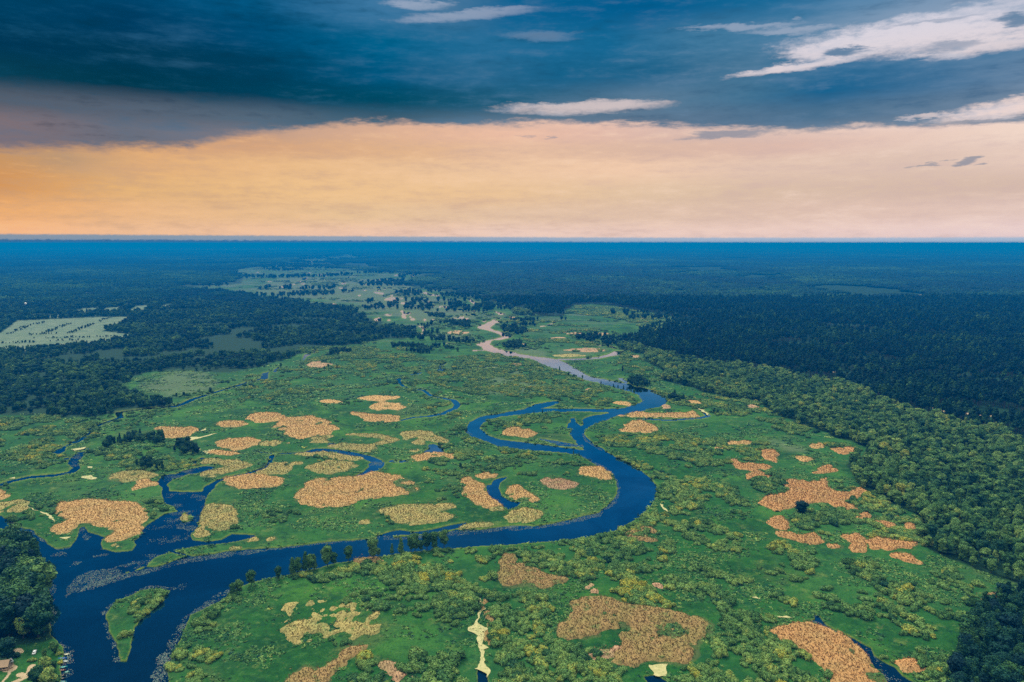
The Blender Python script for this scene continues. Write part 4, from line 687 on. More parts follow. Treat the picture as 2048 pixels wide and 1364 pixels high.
def reed_mat(name, c1, c2, c3, gr=.0):
    m, N, b = material(name)
    geo = N.n.new('ShaderNodeNewGeometry').outputs['Position']
    a = N.noise(geo, .9, 5, .7)
    d = N.noise(geo, .06, 4, .6)
    g = N.noise(geo, .11, 5, .65)
    e = N.noise(geo, .28, 5, .7)
    c = N.mix(N.step(a, .3, .7), c1 + (1,), c2 + (1,))
    c = N.mix(N.step(d, .38, .68, 0, .75), c, c3 + (1,))
    c = N.mix(N.step(e, .52, .72, 0, .38), c, tuple(q * .62 for q in c3) + (1,))
    c = N.mix(N.step(g, .62 - gr, .74 - gr, 0, .8), c, (.07, .13, .035, 1))
    isl = N.n.new('ShaderNodeNewGeometry').outputs['Random Per Island']
    c = N.mix(N.step(isl, .4, 1.0, 0, .14), c, (.12, .12, .035, 1))
    N.l.new(c, b.inputs['Base Color'])
    b.inputs['Roughness'].default_value = .85
    b.inputs['Specular IOR Level'].default_value = .1
    return m


M_REED = [reed_mat('reed_peach', (.49, .305, .125), (.40, .235, .085), (.36, .25, .10)),
          reed_mat('reed_straw', (.38, .305, .115), (.28, .22, .07), (.21, .22, .075), .05),
          reed_mat('reed_orange', (.46, .245, .10), (.36, .18, .065), (.34, .21, .085)),
          reed_mat('reed_brown', (.31, .20, .08), (.21, .13, .052), (.20, .165, .055), .07),
          reed_mat('reed_pink', (.44, .265, .16), (.30, .17, .10), (.28, .21, .10), .07)]

# ------------------------------------------------------------------ ground: one sheet, river bed pressed into it
def water_mask(x, y):
    """1 where there is open water (world metres)"""
    d = np.hypot(x, y)
    k = np.clip(d / 900.0, .8, 1.7)
    wx = x + (fbm(x, y, 9, 3, 3) - .5) * 3.6 * k + (fbm(x, y, 38, 5, 2) - .5) * 5.0 * k
    wy = y + (fbm(x, y, 9, 8, 3) - .5) * 3.6 * k + (fbm(x, y, 38, 9, 2) - .5) * 5.0 * k
    w = pip(wx, wy, RIVER)
    for p in ISLANDS: w &= ~pip(wx, wy, p)
    qx = x + (wx - x) * .45; qy = y + (wy - y) * .45
    for p in PONDS: w |= pip(qx, qy, p)
    for p, r in STREAMS: w |= near_line(x + (wx - x) * .3, y + (wy - y) * .3, p, r)
    return w


ys = np.concatenate([np.arange(EYE + 8.7, EYE + 20, .35), np.arange(EYE + 20, 560, .7), np.arange(560, 700, 1.0), np.arange(700, 1400, 1.35), np.arange(1400, 1700, 6), np.arange(1700, 3400, 60)])
xs = np.concatenate([np.arange(-2600, -300, 90), np.arange(-300, -12, 7), np.arange(-12, 2060, 1.55), np.arange(2060, 2360, 7), np.arange(2360, 4700, 90)])
PX, PY = np.meshgrid(xs, ys)
t_ = -H / (-F * SP + (682 - PY) * CP)
GX = (PX - 1024) * t_
GY = (F * CP + (682 - PY) * SP) * t_
nr, nc = GX.shape
gx, gy = GX.ravel(), GY.ravel()
wm = np.zeros(gx.size)
dxw = np.abs(np.gradient(GX, axis=1)).ravel(); dyw = np.abs(np.gradient(GY, axis=0)).ravel()
sel = (PX.ravel() > -340) & (PX.ravel() < 2400)
offs = [(-.3, -.3), (.3, -.1), (-.1, .3), (.25, .35)]
for ox, oy in offs:
    wm[sel] += water_mask(gx[sel] + ox * dxw[sel], gy[sel] + oy * dyw[sel]) / len(offs)


def blur(a, n):
    a = a.reshape(nr, nc).copy()
    for ax in (0, 1):
        c = np.cumsum(np.insert(a, 0, 0, axis=ax), axis=ax)
        L = a.shape[ax]
        i1 = np.minimum(np.arange(L) + n + 1, L); i0 = np.maximum(np.arange(L) - n, 0)
        a = (np.take(c, i1, ax) - np.take(c, i0, ax)) / (i1 - i0).reshape((-1, 1) if ax == 0 else (1, -1))
    return a.ravel()


shore = np.clip(blur(wm, 2) * 2.2, 0, 1)
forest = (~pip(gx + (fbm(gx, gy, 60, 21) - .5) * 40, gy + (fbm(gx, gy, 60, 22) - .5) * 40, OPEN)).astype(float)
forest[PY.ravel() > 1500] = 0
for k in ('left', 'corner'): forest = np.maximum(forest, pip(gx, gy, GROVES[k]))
field = np.zeros(gx.size)
for p in FIELDS: field = np.maximum(field, pip(gx, gy, p))
dry = np.zeros(gx.size)
for p in DRY: dry = np.maximum(dry, pip(gx + (fbm(gx, gy, 50, 31) - .5) * 60, gy + (fbm(gx, gy, 50, 32) - .5) * 60, p))
scr = np.zeros(gx.size)
for p, c, s, l in SCRUB: scr = np.maximum(scr, c * pip(gx, gy, p))
track = np.zeros(gx.size)
for p, w in TRACKS: track = np.maximum(track, near_line(gx + (fbm(gx, gy, 6, 3) - .5) * 2.5, gy + (fbm(gx, gy, 6, 4) - .5) * 2.5, p, w))
reedm = np.zeros(gx.size)
for P, k, c, l in REEDS:
    if c > .8: reedm = np.maximum(reedm, pip(gx + (fbm(gx, gy, 16, 66) - .5) * 9, gy + (fbm(gx, gy, 16, 67) - .5) * 9, G(P)))
forest *= (1 - field)
gz = (fbm(gx, gy, 14, 41, 3) - .5) * .5 * np.clip(600 / np.hypot(gx, gy), 0, 1)
gz = gz * (1 - wm) + wm * -1.7
gz = np.where((gz > -.75) & (wm < .5), np.maximum(gz, -.3), gz)
i = np.arange(nr * nc).reshape(nr, nc)
quads = np.stack([i[1:, :-1], i[1:, 1:], i[:-1, 1:], i[:-1, :-1]], -1).reshape(-1, 4)
gme = mesh_np('ground', np.stack([gx, gy, gz], -1), quads, True)
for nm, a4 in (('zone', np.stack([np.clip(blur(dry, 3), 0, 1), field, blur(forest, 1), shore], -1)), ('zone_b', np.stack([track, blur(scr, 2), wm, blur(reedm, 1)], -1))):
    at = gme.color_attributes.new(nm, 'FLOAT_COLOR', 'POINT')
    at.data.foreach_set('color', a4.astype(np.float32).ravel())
mg, N, b = material('meadow')
geo = N.n.new('ShaderNodeNewGeometry').outputs['Position']
n_big = N.noise(geo, .0045, 4, .6); n_mid = N.noise(geo, .022, 5, .65); n_s = N.noise(geo, .16, 5, .7); n_f = N.noise(geo, .7, 4, .7)
n_b2 = N.noise(geo, .012, 5, .62, dist=.6)
c = N.mix(N.step(n_mid, .34, .64), (.0045, .042, .009, 1), (.013, .084, .012, 1))
c = N.mix(N.step(n_b2, .48, .66, 0, .85), c, (.045, .145, .016, 1))
c = N.mix(N.step(n_big, .44, .60, 0, .5), c, (.032, .115, .030, 1))
c = N.mix(N.step(N.noise(geo, .009, 6, .7, dist=.8), .54, .68, 0, .6), c, (.075, .105, .032, 1))
c = N.mix(N.step(N.noise(geo, .03, 5, .7, dist=1.2), .56, .62, 0, .5), c, (.004, .034, .016, 1))
c = N.mix(N.step(n_s, .5, .68, 0, .7), c, (.045, .125, .026, 1))
c = N.mix(N.step(n_s, .48, .34, 0, .6), c, (.003, .030, .010, 1))
c = N.mix(N.step(n_f, .42, .7, 0, .6), c, (.004, .036, .010, 1))
c = N.mix(N.step(N.noise(geo, .05, 6, .75), .55, .68, 0, .7), c, (.10, .15, .035, 1))
c = N.mix(N.step(N.noise(geo, .085, 6, .8), .60, .70, 0, .55), c, (.19, .16, .06, 1))
za = N.attr('zone'); zb = N.attr('zone_b')
zs = N.n.new('ShaderNodeSeparateColor'); N.l.new(za.outputs['Color'], zs.inputs[0])
zt = N.n.new('ShaderNodeSeparateColor'); N.l.new(zb.outputs['Color'], zt.inputs[0])
alpha_a = za.outputs['Alpha']; alpha_b = zb.outputs['Alpha']
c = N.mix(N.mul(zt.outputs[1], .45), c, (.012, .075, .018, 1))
c = N.mix(N.mul(zs.outputs[0], N.step(n_s, .3, .62, .35, .85)), c, (.085, .12, .062, 1))
# far valley: pale dry streaks between the pools
py_ = N.sep(geo)
far = N.step(py_[1], 1500, 3000)
st = N.noise(N.xyz(N.mul(py_[0], .0022), N.mul(py_[1], .0042), 0), 2.0, 6, .7)
c = N.mix(N.mul(far, N.step(st, .46, .62, 0, .85)), c, (.075, .10, .07, 1))
fieldc = N.mix(N.step(n_mid, .35, .65), (.085, .135, .085, 1), (.13, .17, .11, 1))
rows = N.m('FRACT', N.mul(N.add(py_[0], N.mul(py_[1], .55)), .0042))
fieldc = N.mix(N.step(rows, .0, .03, .2, 0), fieldc, (.02, .07, .035, 1))
c = N.mix(zs.outputs[1], c, fieldc)
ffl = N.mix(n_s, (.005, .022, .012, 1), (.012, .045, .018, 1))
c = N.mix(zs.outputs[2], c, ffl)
c = N.mix(N.mul(alpha_a, N.step(n_s, .35, .6, .35, .95)), c, (.13, .17, .025, 1))
c = N.mix(N.mul(alpha_b, .5), c, (.09, .10, .035, 1))
c = N.mix(N.mul(zt.outputs[0], N.step(n_f, .2, .5, .6, 1)), c, (.36, .27, .17, 1))
c = N.mix(zt.outputs[2], c, (.015, .03, .03, 1))
N.l.new(c, b.inputs['Base Color'])
b.inputs['Roughness'].default_value = .9
b.inputs['Specular IOR Level'].default_value = .08
bmp = N.n.new('ShaderNodeBump'); bmp.inputs['Strength'].default_value = .5; bmp.inputs['Distance'].default_value = 1.2
N.l.new(N.add(n_f, N.mul(n_s, 2.0)), bmp.inputs['Height'])
N.l.new(bmp.outputs[0], b.inputs['Normal'])
ground = link('ground', gme, None, mg)
tag(ground, kind='structure', label='green river meadow, fields and forest floor', cat='ground')

# water
mw = bpy.data.materials.new('water'); mw.use_nodes = True
t = mw.node_tree; t.nodes.clear(); N = NT(t)
geo = t.nodes.new('ShaderNodeNewGeometry').outputs['Position']
gl = t.nodes.new('ShaderNodeBsdfGlossy'); gl.inputs['Roughness'].default_value = .045; gl.inputs['Color'].default_value = (.90, .97, 1.0, 1)
df = t.nodes.new('ShaderNodeBsdfDiffuse'); df.inputs['Color'].default_value = (.002, .018, .04, 1)
bm = t.nodes.new('ShaderNodeBump'); bm.inputs['Strength'].default_value = .06; bm.inputs['Distance'].default_value = .25
t.links.new(N.add(N.noise(geo, .5, 4, .6), N.mul(N.noise(geo, .06, 3), 3)), bm.inputs['Height'])
t.links.new(bm.outputs[0], gl.inputs['Normal'])
mx = t.nodes.new('ShaderNodeMixShader')
fr = t.nodes.new('ShaderNodeFresnel'); fr.inputs[0].default_value = 1.9
t.links.new(N.step(fr.outputs[0], .06, .42, .55, .98), mx.inputs[0])
wn = N.mix(N.step(N.noise(geo, .013, 5, .65, dist=1.0), .38, .66), (.09, .40, .58, 1), (.26, .62, .80, 1))
t.links.new(N.mix(N.step(fr.outputs[0], .16, .52), wn, (.93, 1.0, 1.0, 1)), gl.inputs['Color'])
t.links.new(df.outputs[0], mx.inputs[1]); t.links.new(gl.outputs[0], mx.inputs[2])
o_ = t.nodes.new('ShaderNodeOutputMaterial'); t.links.new(mx.outputs[0], o_.inputs[0])
WZ = -.55
wv = [(-9000, 200, WZ), (9000, 200, WZ), (9000, 12000, WZ), (-9000, 12000, WZ)]
wme = bpy.data.meshes.new('river_water'); wme.from_pydata(wv, [], [(0, 1, 2, 3)])
tag(link('river_water', wme, None, mw), kind='structure', label='blue river, oxbows and pools', cat='river')

# ------------------------------------------------------------------ reed beds
def reed_bed(P, cls, cover, label, idx):
    W_ = G(P)
    x0, y0 = W_.min(0) - 3; x1, y1 = W_.max(0) + 3
    d = math.hypot((x0 + x1) / 2, (y0 + y1) / 2)
    s = max(1.15, d / 640)
    if d > 1500: s = d / 420
    X, Y = np.meshgrid(np.arange(x0, x1 + s, s), np.arange(y0, y1 + 1.5 * s, 1.5 * s))
    r = np.random.default_rng(100 + idx)
    X = X + (r.random(X.shape) - .5) * s * .7; Y = Y + (r.random(X.shape) - .5) * s * 1.0
    x, y = X.ravel(), Y.ravel()
    k = min(3.0, max(1.0, d / 700))
    wx = x + (fbm(x, y, 5, 61, 3) - .5) * 6.5 * k + (fbm(x, y, 16, 5 + idx, 3) - .5) * 8.5 * k
    wy = y + (fbm(x, y, 5, 62, 3) - .5) * 6.5 * k + (fbm(x, y, 16, 9 + idx, 3) - .5) * 8.5 * k
    ins = pip(wx, wy, W_)
    q = fbm(x * 1.0, y * .8, 15 if cover > .7 else 9, 71 + idx, 4)
    q = q + (fbm(x, y, 2.5, 77, 2) - .5) * .25
    ok = ins & (q > np.quantile(q, (1 - cover) * .9) if cover < .999 else True)
    if cover == .5 and label and 'maze' in label:
        rg = np.abs(fbm(x, y * .7, 7, 301, 3) - .5)
        ok = ins & ((rg < .03) | ((fbm(x, y, 16, 302, 3) > .58) & (rg < .12)))
    ww = water_mask(x, y) if idx is not None else 0
    ny, nx = X.shape
    so = ok.reshape(ny, nx).astype(float)
    for _ in range(2):                      # lower towards the rim
        pd = np.pad(so, 1, mode='edge')
        so = (pd[:-2, 1:-1] + pd[2:, 1:-1] + pd[1:-1, :-2] + pd[1:-1, 2:] + pd[1:-1, 1:-1]) / 5
    so = so.ravel()
    h = 1.3 + r.random(x.size) * .25 + (fbm(x, y, 7, 81, 2) - .5) * .9
    z = -.35 + (h + .35) * np.clip(so * (1.9 if cover == .5 else 1.6) - (.2 if cover == .5 else .45), 0, 1)
    z = np.where(ww, -1.2, z)
    i = np.arange(nx * ny).reshape(ny, nx)
    q4 = np.stack([i[:-1, :-1], i[:-1, 1:], i[1:, 1:], i[1:, :-1]], -1).reshape(-1, 4)
    q4 = q4[(z[q4] > -.15).any(1)]
    if not len(q4): return
    u, inv = np.unique(q4, return_inverse=True)
    V = np.stack([x, y, z], -1)[u]; F4 = inv.reshape(q4.shape)
    if d < 1750:                            # standing stems, thinning out past the rim
        rep = 2 if d < 1100 else 1
        pr = np.clip(so * 1.15 + .05 * (so > .02), 0, 1)
        pick = np.concatenate([np.nonzero((r.random(x.size) < pr) & ~ww)[0] for _ in range(rep)])
        n = len(pick)
        sp_ = np.where(r.random(n) < .18, 2.6, .8); bxx = x[pick] + r.normal(size=n) * s * sp_; byy = y[pick] + r.normal(size=n) * s * sp_ * 1.2
        a = (r.random(n) - .5) * 1.6; w = s * (.13 + r.random(n) * .2); hh = (.45 + r.random(n) * .65) * np.clip(.45 + so[pick], .4, 1)
        zb = np.maximum(z[pick], -.1) - .1
        ca, sa = np.cos(a) * w, np.sin(a) * w
        th = r.random(n) * 6.28; le = .7 + r.random(n) * .8; lx_, ly_ = np.cos(th) * le * .6 - .3, np.sin(th) * le * .6 - .5
        B = np.stack([np.stack([bxx - ca, byy - sa, zb], -1), np.stack([bxx + ca, byy + sa, zb], -1), np.stack([bxx + ca * .5 + lx_, byy + sa * .5 + ly_, zb + hh], -1), np.stack([bxx - ca * .5 + lx_, byy - sa * .5 + ly_, zb + hh], -1)], 1)
        F4 = np.concatenate([F4, np.arange(n * 4).reshape(n, 4) + len(V)]); V = np.concatenate([V, B.reshape(-1, 3)])
    me = mesh_np('reed_bed', V, F4, False)
    o = link('reed_bed', me, None, M_REED[cls])
    tag(o, label, 'reed bed', 'reed beds on the valley floor')


fi = 0
for idx, (P, cls, cover, label) in enumerate(REEDS):
    if label is None:
        label = FAR_REED_LABELS[fi]; fi += 1
    reed_bed(P, cls, 1 if idx == 80 else cover, label, idx)

# duckweed: thin pale sheets over the shallow ditches
md, N, b = material('duckweed')
geo = N.n.new('ShaderNodeNewGeometry').outputs['Position']
c = N.mix(N.step(N.noise(geo, .22, 5, .7), .35, .65), (.40, .355, .16, 1), (.29, .28, .11, 1))
c = N.mix(N.step(N.noise(geo, .5, 5, .75), .56, .64, 0, .8), c, (.10, .17, .04, 1))
N.l.new(c, b.inputs['Base Color']); b.inputs['Roughness'].default_value = .8
dv, dfc = [], []
for P, l in DUCKWEED:
    W_ = G(P)
    rr = []
    for a, b2 in zip(W_, np.roll(W_, -1, 0)):
        n = max(1, int(np.hypot(*(b2 - a)) / 1.3))
        for k in range(n):
            p = a + (b2 - a) * k / n
            rr.append((p[0] + (float(fbm(p[0:1], p[1:2], 7, 5, 3)[0]) - .5) * 5.5, p[1] + (float(fbm(p[0:1], p[1:2], 7, 6, 3)[0]) - .5) * 5.5, .34))
    base_ = len(dv); dv += rr; dfc.append([base_ + k for k in range(len(rr))])
dme = bpy.data.meshes.new('duckweed'); dme.from_pydata(dv, [], dfc)
tag(link('duckweed', dme, None, md), kind='stuff', label='pale yellow duckweed covering ditches and small pools', cat='duckweed')

# lily pads
def quads_at(x, y, z, r, rng):
    n = len(x)
    a = rng.random(n) * 6.28
    V = np.empty((n, 5, 3))
    for k in range(5):
        V[:, k, 0] = x + np.cos(a + k * 1.2566) * r; V[:, k, 1] = y + np.sin(a + k * 1.2566) * r; V[:, k, 2] = z
    return V.reshape(-1, 3), np.arange(n * 5).reshape(n, 5)


lx, ly, lr = [], [], []
for P, w, cov in LILY_L:
    x0, y0 = P.min(0) - w; x1, y1 = P.max(0) + w
    n = int(min(90000, (x1 - x0) * (y1 - y0) * 1.7))
    x = RNG.uniform(x0, x1, n); y = RNG.uniform(y0, y1, n)
    m = near_line(x + (fbm(x, y, 8, 51) - .5) * 7, y + (fbm(x, y, 8, 52) - .5) * 7, P, w) & (fbm(x, y, 7, 53) + RNG.random(n) * .25 > .78 - cov * .42)
    lx.append(x[m]); ly.append(y[m])
for P, cov in LILY_P:
    x0, y0 = P.min(0); x1, y1 = P.max(0)
    n = int(min(90000, (x1 - x0) * (y1 - y0) * 1.7))
    x = RNG.uniform(x0, x1, n); y = RNG.uniform(y0, y1, n)
    m = pip(x + (fbm(x, y, 12, 51) - .5) * 10, y + (fbm(x, y, 12, 52) - .5) * 10, P) & (fbm(x, y, 9, 54) + RNG.random(n) * .28 > .80 - cov * .42)
    lx.append(x[m]); ly.append(y[m])
lx = np.concatenate(lx); ly = np.concatenate(ly)
m = water_mask(lx, ly)
lx, ly = lx[m], ly[m]
V, Q = quads_at(lx, ly, WZ + .05 + RNG.random(len(lx)) * .04, .14 + RNG.random(len(lx)) * .26, RNG)
ml, N, b = material('lily_leaf')
isl = N.n.new('ShaderNodeNewGeometry').outputs['Random Per Island']
N.l.new(N.ramp(isl, [(0, (.05, .10, .085, 1)), (.5, (.08, .13, .12, 1)), (.85, (.13, .16, .14, 1)), (1, (.17, .10, .09, 1))]), b.inputs['Base Color'])
b.inputs['Roughness'].default_value = .9; b.inputs['Specular IOR Level'].default_value = .05
tag(link('lily_pads', mesh_np('lily_pads', V, Q), None, ml), kind='stuff', label='grey green lily pads floating along the banks', cat='lily pads')
print('lily', len(lx))

# ------------------------------------------------------------------ plants
def ico(sub):
    import bmesh
    bm = bmesh.new(); bmesh.ops.create_icosphere(bm, subdivisions=sub, radius=1)
    v = np.array([q.co[:] for q in bm.verts]); f = np.array([[w.index for w in p.verts] for p in bm.faces]); bm.free()
    return v, f


ICO1, ICO2 = ico(1), ico(2)


def lobes_mesh(name, lobes, leafn, leafs, rng, flat=False, core=.86, low=None):
    """crown: dark core lobes with many small leaf clumps standing off their surface"""
    V, F3, F4 = [], [], []
    nv = 0
    for (cx, cy_, cz, rx, ry, rz) in lobes:
        v, f = ICO2
        d = 1 + (rng.random(len(v)) - .5) * .22
        p = v * d[:, None] * np.array([rx, ry, rz]) * core + np.array([cx, cy_, cz])
        if low is not None: p[:, 2] = np.maximum(p[:, 2], low)
        V.append(p); F3.append(f + nv); nv += len(v)
    ar = np.array([l[3] * l[5] + l[3] * l[4] for l in lobes]); ar = ar / ar.sum()
    which = rng.choice(len(lobes), leafn, p=ar)
    L = np.array(lobes)[which]
    d = rng.normal(size=(leafn, 3)); d /= np.linalg.norm(d, axis=1)[:, None]
    d[:, 2] = np.where(d[:, 2] < -.35, -d[:, 2], d[:, 2])
    bumps = 1 + .13 * np.sin(d[:, 0] * 5 + L[:, 0]) * np.cos(d[:, 1] * 6 + L[:, 1]) + (rng.random(leafn) - .5) * .22
    c = L[:, :3] + d * L[:, 3:] * bumps[:, None]
    if low is not None: c[:, 2] = np.maximum(c[:, 2], low + .1)
    nrm = d + rng.normal(size=(leafn, 3)) * .55; nrm /= np.linalg.norm(nrm, axis=1)[:, None]
    a = np.cross(nrm, rng.normal(size=(leafn, 3))); a /= np.linalg.norm(a, axis=1)[:, None]
    bb = np.cross(nrm, a)
    s = leafs * (.6 + rng.random(leafn) * .8)
    q = np.stack([c - a * s[:, None], c + bb * s[:, None] * .8, c + a * s[:, None], c - bb * s[:, None] * .8], 1)
    q[:, 1] += nrm * s[:, None] * .35
    V.append(q.reshape(-1, 3)); F4.append(np.arange(leafn * 4).reshape(-1, 4) + nv)
    me = mesh_np(name, np.concatenate(V), [np.concatenate(F3), np.concatenate(F4)])
    me.materials.append(M_LEAF)
    return me


def bush_mesh(i):
    r = np.random.default_rng(200 + i)
    lobes = [(0, 0, 1.2, 2.6, 2.4, 2.1)]
    for k in range(3 + i % 4):
        a = r.random() * 6.28; d = 1.4 + r.random() * 1.6
        lobes.append((math.cos(a) * d * 1.25, math.sin(a) * d, .7 + r.random() * .5, 1.5 + r.random() * .8, 1.4 + r.random() * .7, 1.3 + r.random() * .8))
    return lobes_mesh('willow_bush', lobes, 520, .36, r, low=-.1)


def crown_mesh(i, kind):
    r = np.random.default_rng(300 + i + kind * 20)
    lobes = []
    if kind == 0:            # broad crown
        lobes.append((0, 0, 8.6, 3.2, 3.2, 5.4))
        for k in range(3):
            a = r.random() * 6.28; lobes.append((math.cos(a) * 1.2, math.sin(a) * 1.2, 3.6 + r.random(), 1.9, 1.9, 1.9))
        for k in range(7):
            a = r.random() * 6.28; z = 5.2 + r.random() * 7.2; d = (2.6 - abs(z - 8.5) * .28)
            lobes.append((math.cos(a) * d, math.sin(a) * d, z, 1.7 + r.random() * 1.0, 1.7 + r.random() * 1.0, 1.6 + r.random() * 1.1))
        return lobes_mesh('crown', lobes, 900, .46, r)
    if kind == 1:            # narrow pointed crown
        for k in range(7):
            z = 3.2 + k * 1.75; w = 2.7 * (1 - k / 8.2) ** .75 + .25
            lobes.append(((r.random() - .5) * .7, (r.random() - .5) * .7, z, w, w, 1.7))
        return lobes_mesh('crown', lobes, 620, .40, r)
    # pine: bare below, small irregular top
    for k in range(5):
        z = 9.5 + k * 1.5; w = (1.9, 2.3, 2.2, 1.6, .9)[k] * (.85 + r.random() * .3)
        lobes.append(((r.random() - .5) * 1.3, (r.random() - .5) * 1.3, z, w, w, 1.15))
    return lobes_mesh('crown', lobes, 420, .42, r)


def trunk_mesh(kind, i):
    r = random.Random(50 + kind * 9 + i)
    mb = MB()
    top = {0: 9.0, 1: 14.0, 2: 15.0}[kind]
    p = Vector((0, 0, -.3)); rad = .34
    for k in range(4):
        q = Vector((p.x + r.uniform(-.25, .25), p.y + r.uniform(-.25, .25), (k + 1) * top / 4))
        mb.cyl(p, q, rad, rad * .78, 6); p, rad = q, rad * .78
        if k in (1, 2) and kind != 1:
            for a in range(2):
                t = r.uniform(0, 6.28)
                mb.cyl(p, p + Vector((math.cos(t) * 2.2, math.sin(t) * 2.2, 1.9)), rad * .5, rad * .2, 5)
    me = bpy.data.meshes.new('trunk'); me.from_pydata(mb.v, [], mb.f); me.materials.append(M_BARK)
    return me


BUSH = [bush_mesh(i) for i in range(7)]
CROWN = {k: [crown_mesh(i, k) for i in range(4)] for k in (0, 1, 2)}
TRUNK = {k: [trunk_mesh(k, i) for i in range(2)] for k in (0, 1, 2)}


def joined(crown, trunk):
    """one tree as one mesh, for the woodland masses"""
    def arr(me):
        v = np.empty(len(me.vertices) * 3, np.float32); me.vertices.foreach_get('co', v)
        return v.reshape(-1, 3), [list(p.vertices) for p in me.polygons]
    v1, f1 = arr(crown); v2, f2 = arr(trunk)
    me = bpy.data.meshes.new('woodland_tree')
    me.from_pydata(np.concatenate([v1, v2]).tolist(), [], f1 + [[q + len(v1) for q in p] for p in f2])
    me.materials.append(M_LEAF); me.materials.append(M_BARK)
    mi = np.zeros(len(me.polygons), np.int32); mi[len(f1):] = 1
    me.polygons.foreach_set('material_index', mi)
    return me


PROTO = {}
for k in (0, 1, 2):
    PROTO[k] = [bpy.data.objects.new('woodland_tree', joined(CROWN[k][i], TRUNK[k][i % 2])) for i in range(4)]
PROTO['bush'] = [bpy.data.objects.new('scrub_bush', BUSH[i]) for i in range(7)]


def patch_mesh(i, pine):
    """a 130 m square of closed forest canopy, for woods kilometres away"""
    r = np.random.default_rng(400 + i)
    V, Fs = [], []; nv = 0
    v, f = ICO1
    for k in range(210):
        x, y = r.uniform(-70, 70, 2)
        h = (15 if pine else 12) + r.normal() * 1.8 + 3 * math.sin(x * .05 + i) * math.cos(y * .06)
        w = 3.4 + r.random() * 2.2 if not pine else 2.6 + r.random() * 1.4
        hh = 4.5 + r.random() * 2.5
        p = v * (1 + (r.random(len(v))[:, None] - .5) * .4) * np.array([w, w, hh]) + np.array([x, y, h - hh])
        V.append(p); Fs.append(f + nv); nv += len(v)
    V.append(np.array([(-66, -66, 5), (66, -66, 5), (66, 66, 5), (-66, 66, 5)])); 
    me = mesh_np('canopy', np.concatenate(V), [np.concatenate(Fs), np.array([[nv, nv + 1, nv + 2, nv + 3]])])
    me.materials.append(M_LEAF)
    return me


PROTO['patch'] = [bpy.data.objects.new('canopy', patch_mesh(i, i > 1)) for i in range(4)]


def scatter(name, label, cat, P, sc, idx, tint, protos):
    """one mass of plants: points that carry instances of the given meshes"""
    me = bpy.data.meshes.new(name)
    n = len(P)
    me.vertices.add(n); me.vertices.foreach_set('co', P.astype(np.float32).ravel())
    for nm, ty, d in (('sc', 'FLOAT_VECTOR', sc), ('rz', 'FLOAT', RNG.random(n) * 6.2832), ('pi', 'INT', idx), ('tint', 'FLOAT', tint)):
        a = me.attributes.new(nm, ty, 'POINT')
        a.data.foreach_set('vector' if ty == 'FLOAT_VECTOR' else 'value', np.asarray(d, dtype=np.int32 if ty == 'INT' else np.float32).ravel())
    o = link(name, me)
    ng = bpy.data.node_groups.new(name, 'GeometryNodeTree')
    ng.interface.new_socket('Geometry', in_out='INPUT', socket_type='NodeSocketGeometry')
    ng.interface.new_socket('Geometry', in_out='OUTPUT', socket_type='NodeSocketGeometry')
    gi, go = ng.nodes.new('NodeGroupInput'), ng.nodes.new('NodeGroupOutput')
    ip = ng.nodes.new('GeometryNodeInstanceOnPoints')
    jn = ng.nodes.new('GeometryNodeJoinGeometry')
    for p in protos:
        oi = ng.nodes.new('GeometryNodeObjectInfo'); oi.inputs['Object'].default_value = p; oi.inputs['As Instance'].default_value = True
        ng.links.new(oi.outputs['Geometry'], jn.inputs[0])
    def na(nm, ty):
        a = ng.nodes.new('GeometryNodeInputNamedAttribute'); a.data_type = ty; a.inputs[0].default_value = nm
        return a.outputs[0]
    ng.links.new(gi.outputs[0], ip.inputs['Points'])
    ng.links.new(jn.outputs[0], ip.inputs['Instance'])
    ip.inputs['Pick Instance'].default_value = True
    ng.links.new(na('pi', 'INT'), ip.inputs['Instance Index'])
    cx_ = ng.nodes.new('ShaderNodeCombineXYZ'); ng.links.new(na('rz', 'FLOAT'), cx_.inputs[2])
    ng.links.new(cx_.outputs[0], ip.inputs['Rotation'])
    ng.links.new(na('sc', 'FLOAT_VECTOR'), ip.inputs['Scale'])
    ng.links.new(ip.outputs[0], go.inputs[0])
    md_ = o.modifiers.new('scatter', 'NODES'); md_.node_group = ng
    return tag(o, label, cat, kind='stuff')


def to_px(x, y, z=0.0):
    dz = z - H
    v = y * CP - dz * SP * 1.0
    up = y * SP + dz * CP
    # camera forward = (0, CP, -SP); up = (0, SP, CP)
    fw = y * CP - dz * SP
    return 1024 + F * x / fw, 682 - F * up / fw, fw


def jgrid(P, s):
    x0, y0 = P.min(0); x1, y1 = P.max(0)
    X, Y = np.meshgrid(np.arange(x0, x1 + s, s), np.arange(y0, y1 + s, s))
    x = X.ravel() + RNG.uniform(-.5, .5, X.size) * s; y = Y.ravel() + RNG.uniform(-.5, .5, X.size) * s
    return x, y


REED_W = [(G(P), c) for P, k, c, l in REEDS]
POND_EX = [G(P) for P, l in DUCKWEED]


def free(x, y, reeds=True, front=0):
    ok = ~water_mask(x, y)
    ok &= ~water_mask(x, y + 4.5)
    for q in range(1, 6):
        if front: ok &= ~water_mask(x, y + front * q / 5)
    if front > 50: ok &= ~(water_mask(x - 12, y + 20) | water_mask(x + 12, y + 20))
    if reeds:
        for P, c in REED_W:
            if c > .8: ok &= ~pip(x, y, P)
    for P in POND_EX: ok &= ~(pip(x, y, P) | near_line(x, y, np.vstack([P, P[:1]]), 3.2))
    for P, w in TRACKS: ok &= ~near_line(x, y, P, w + 1.5)
    return ok


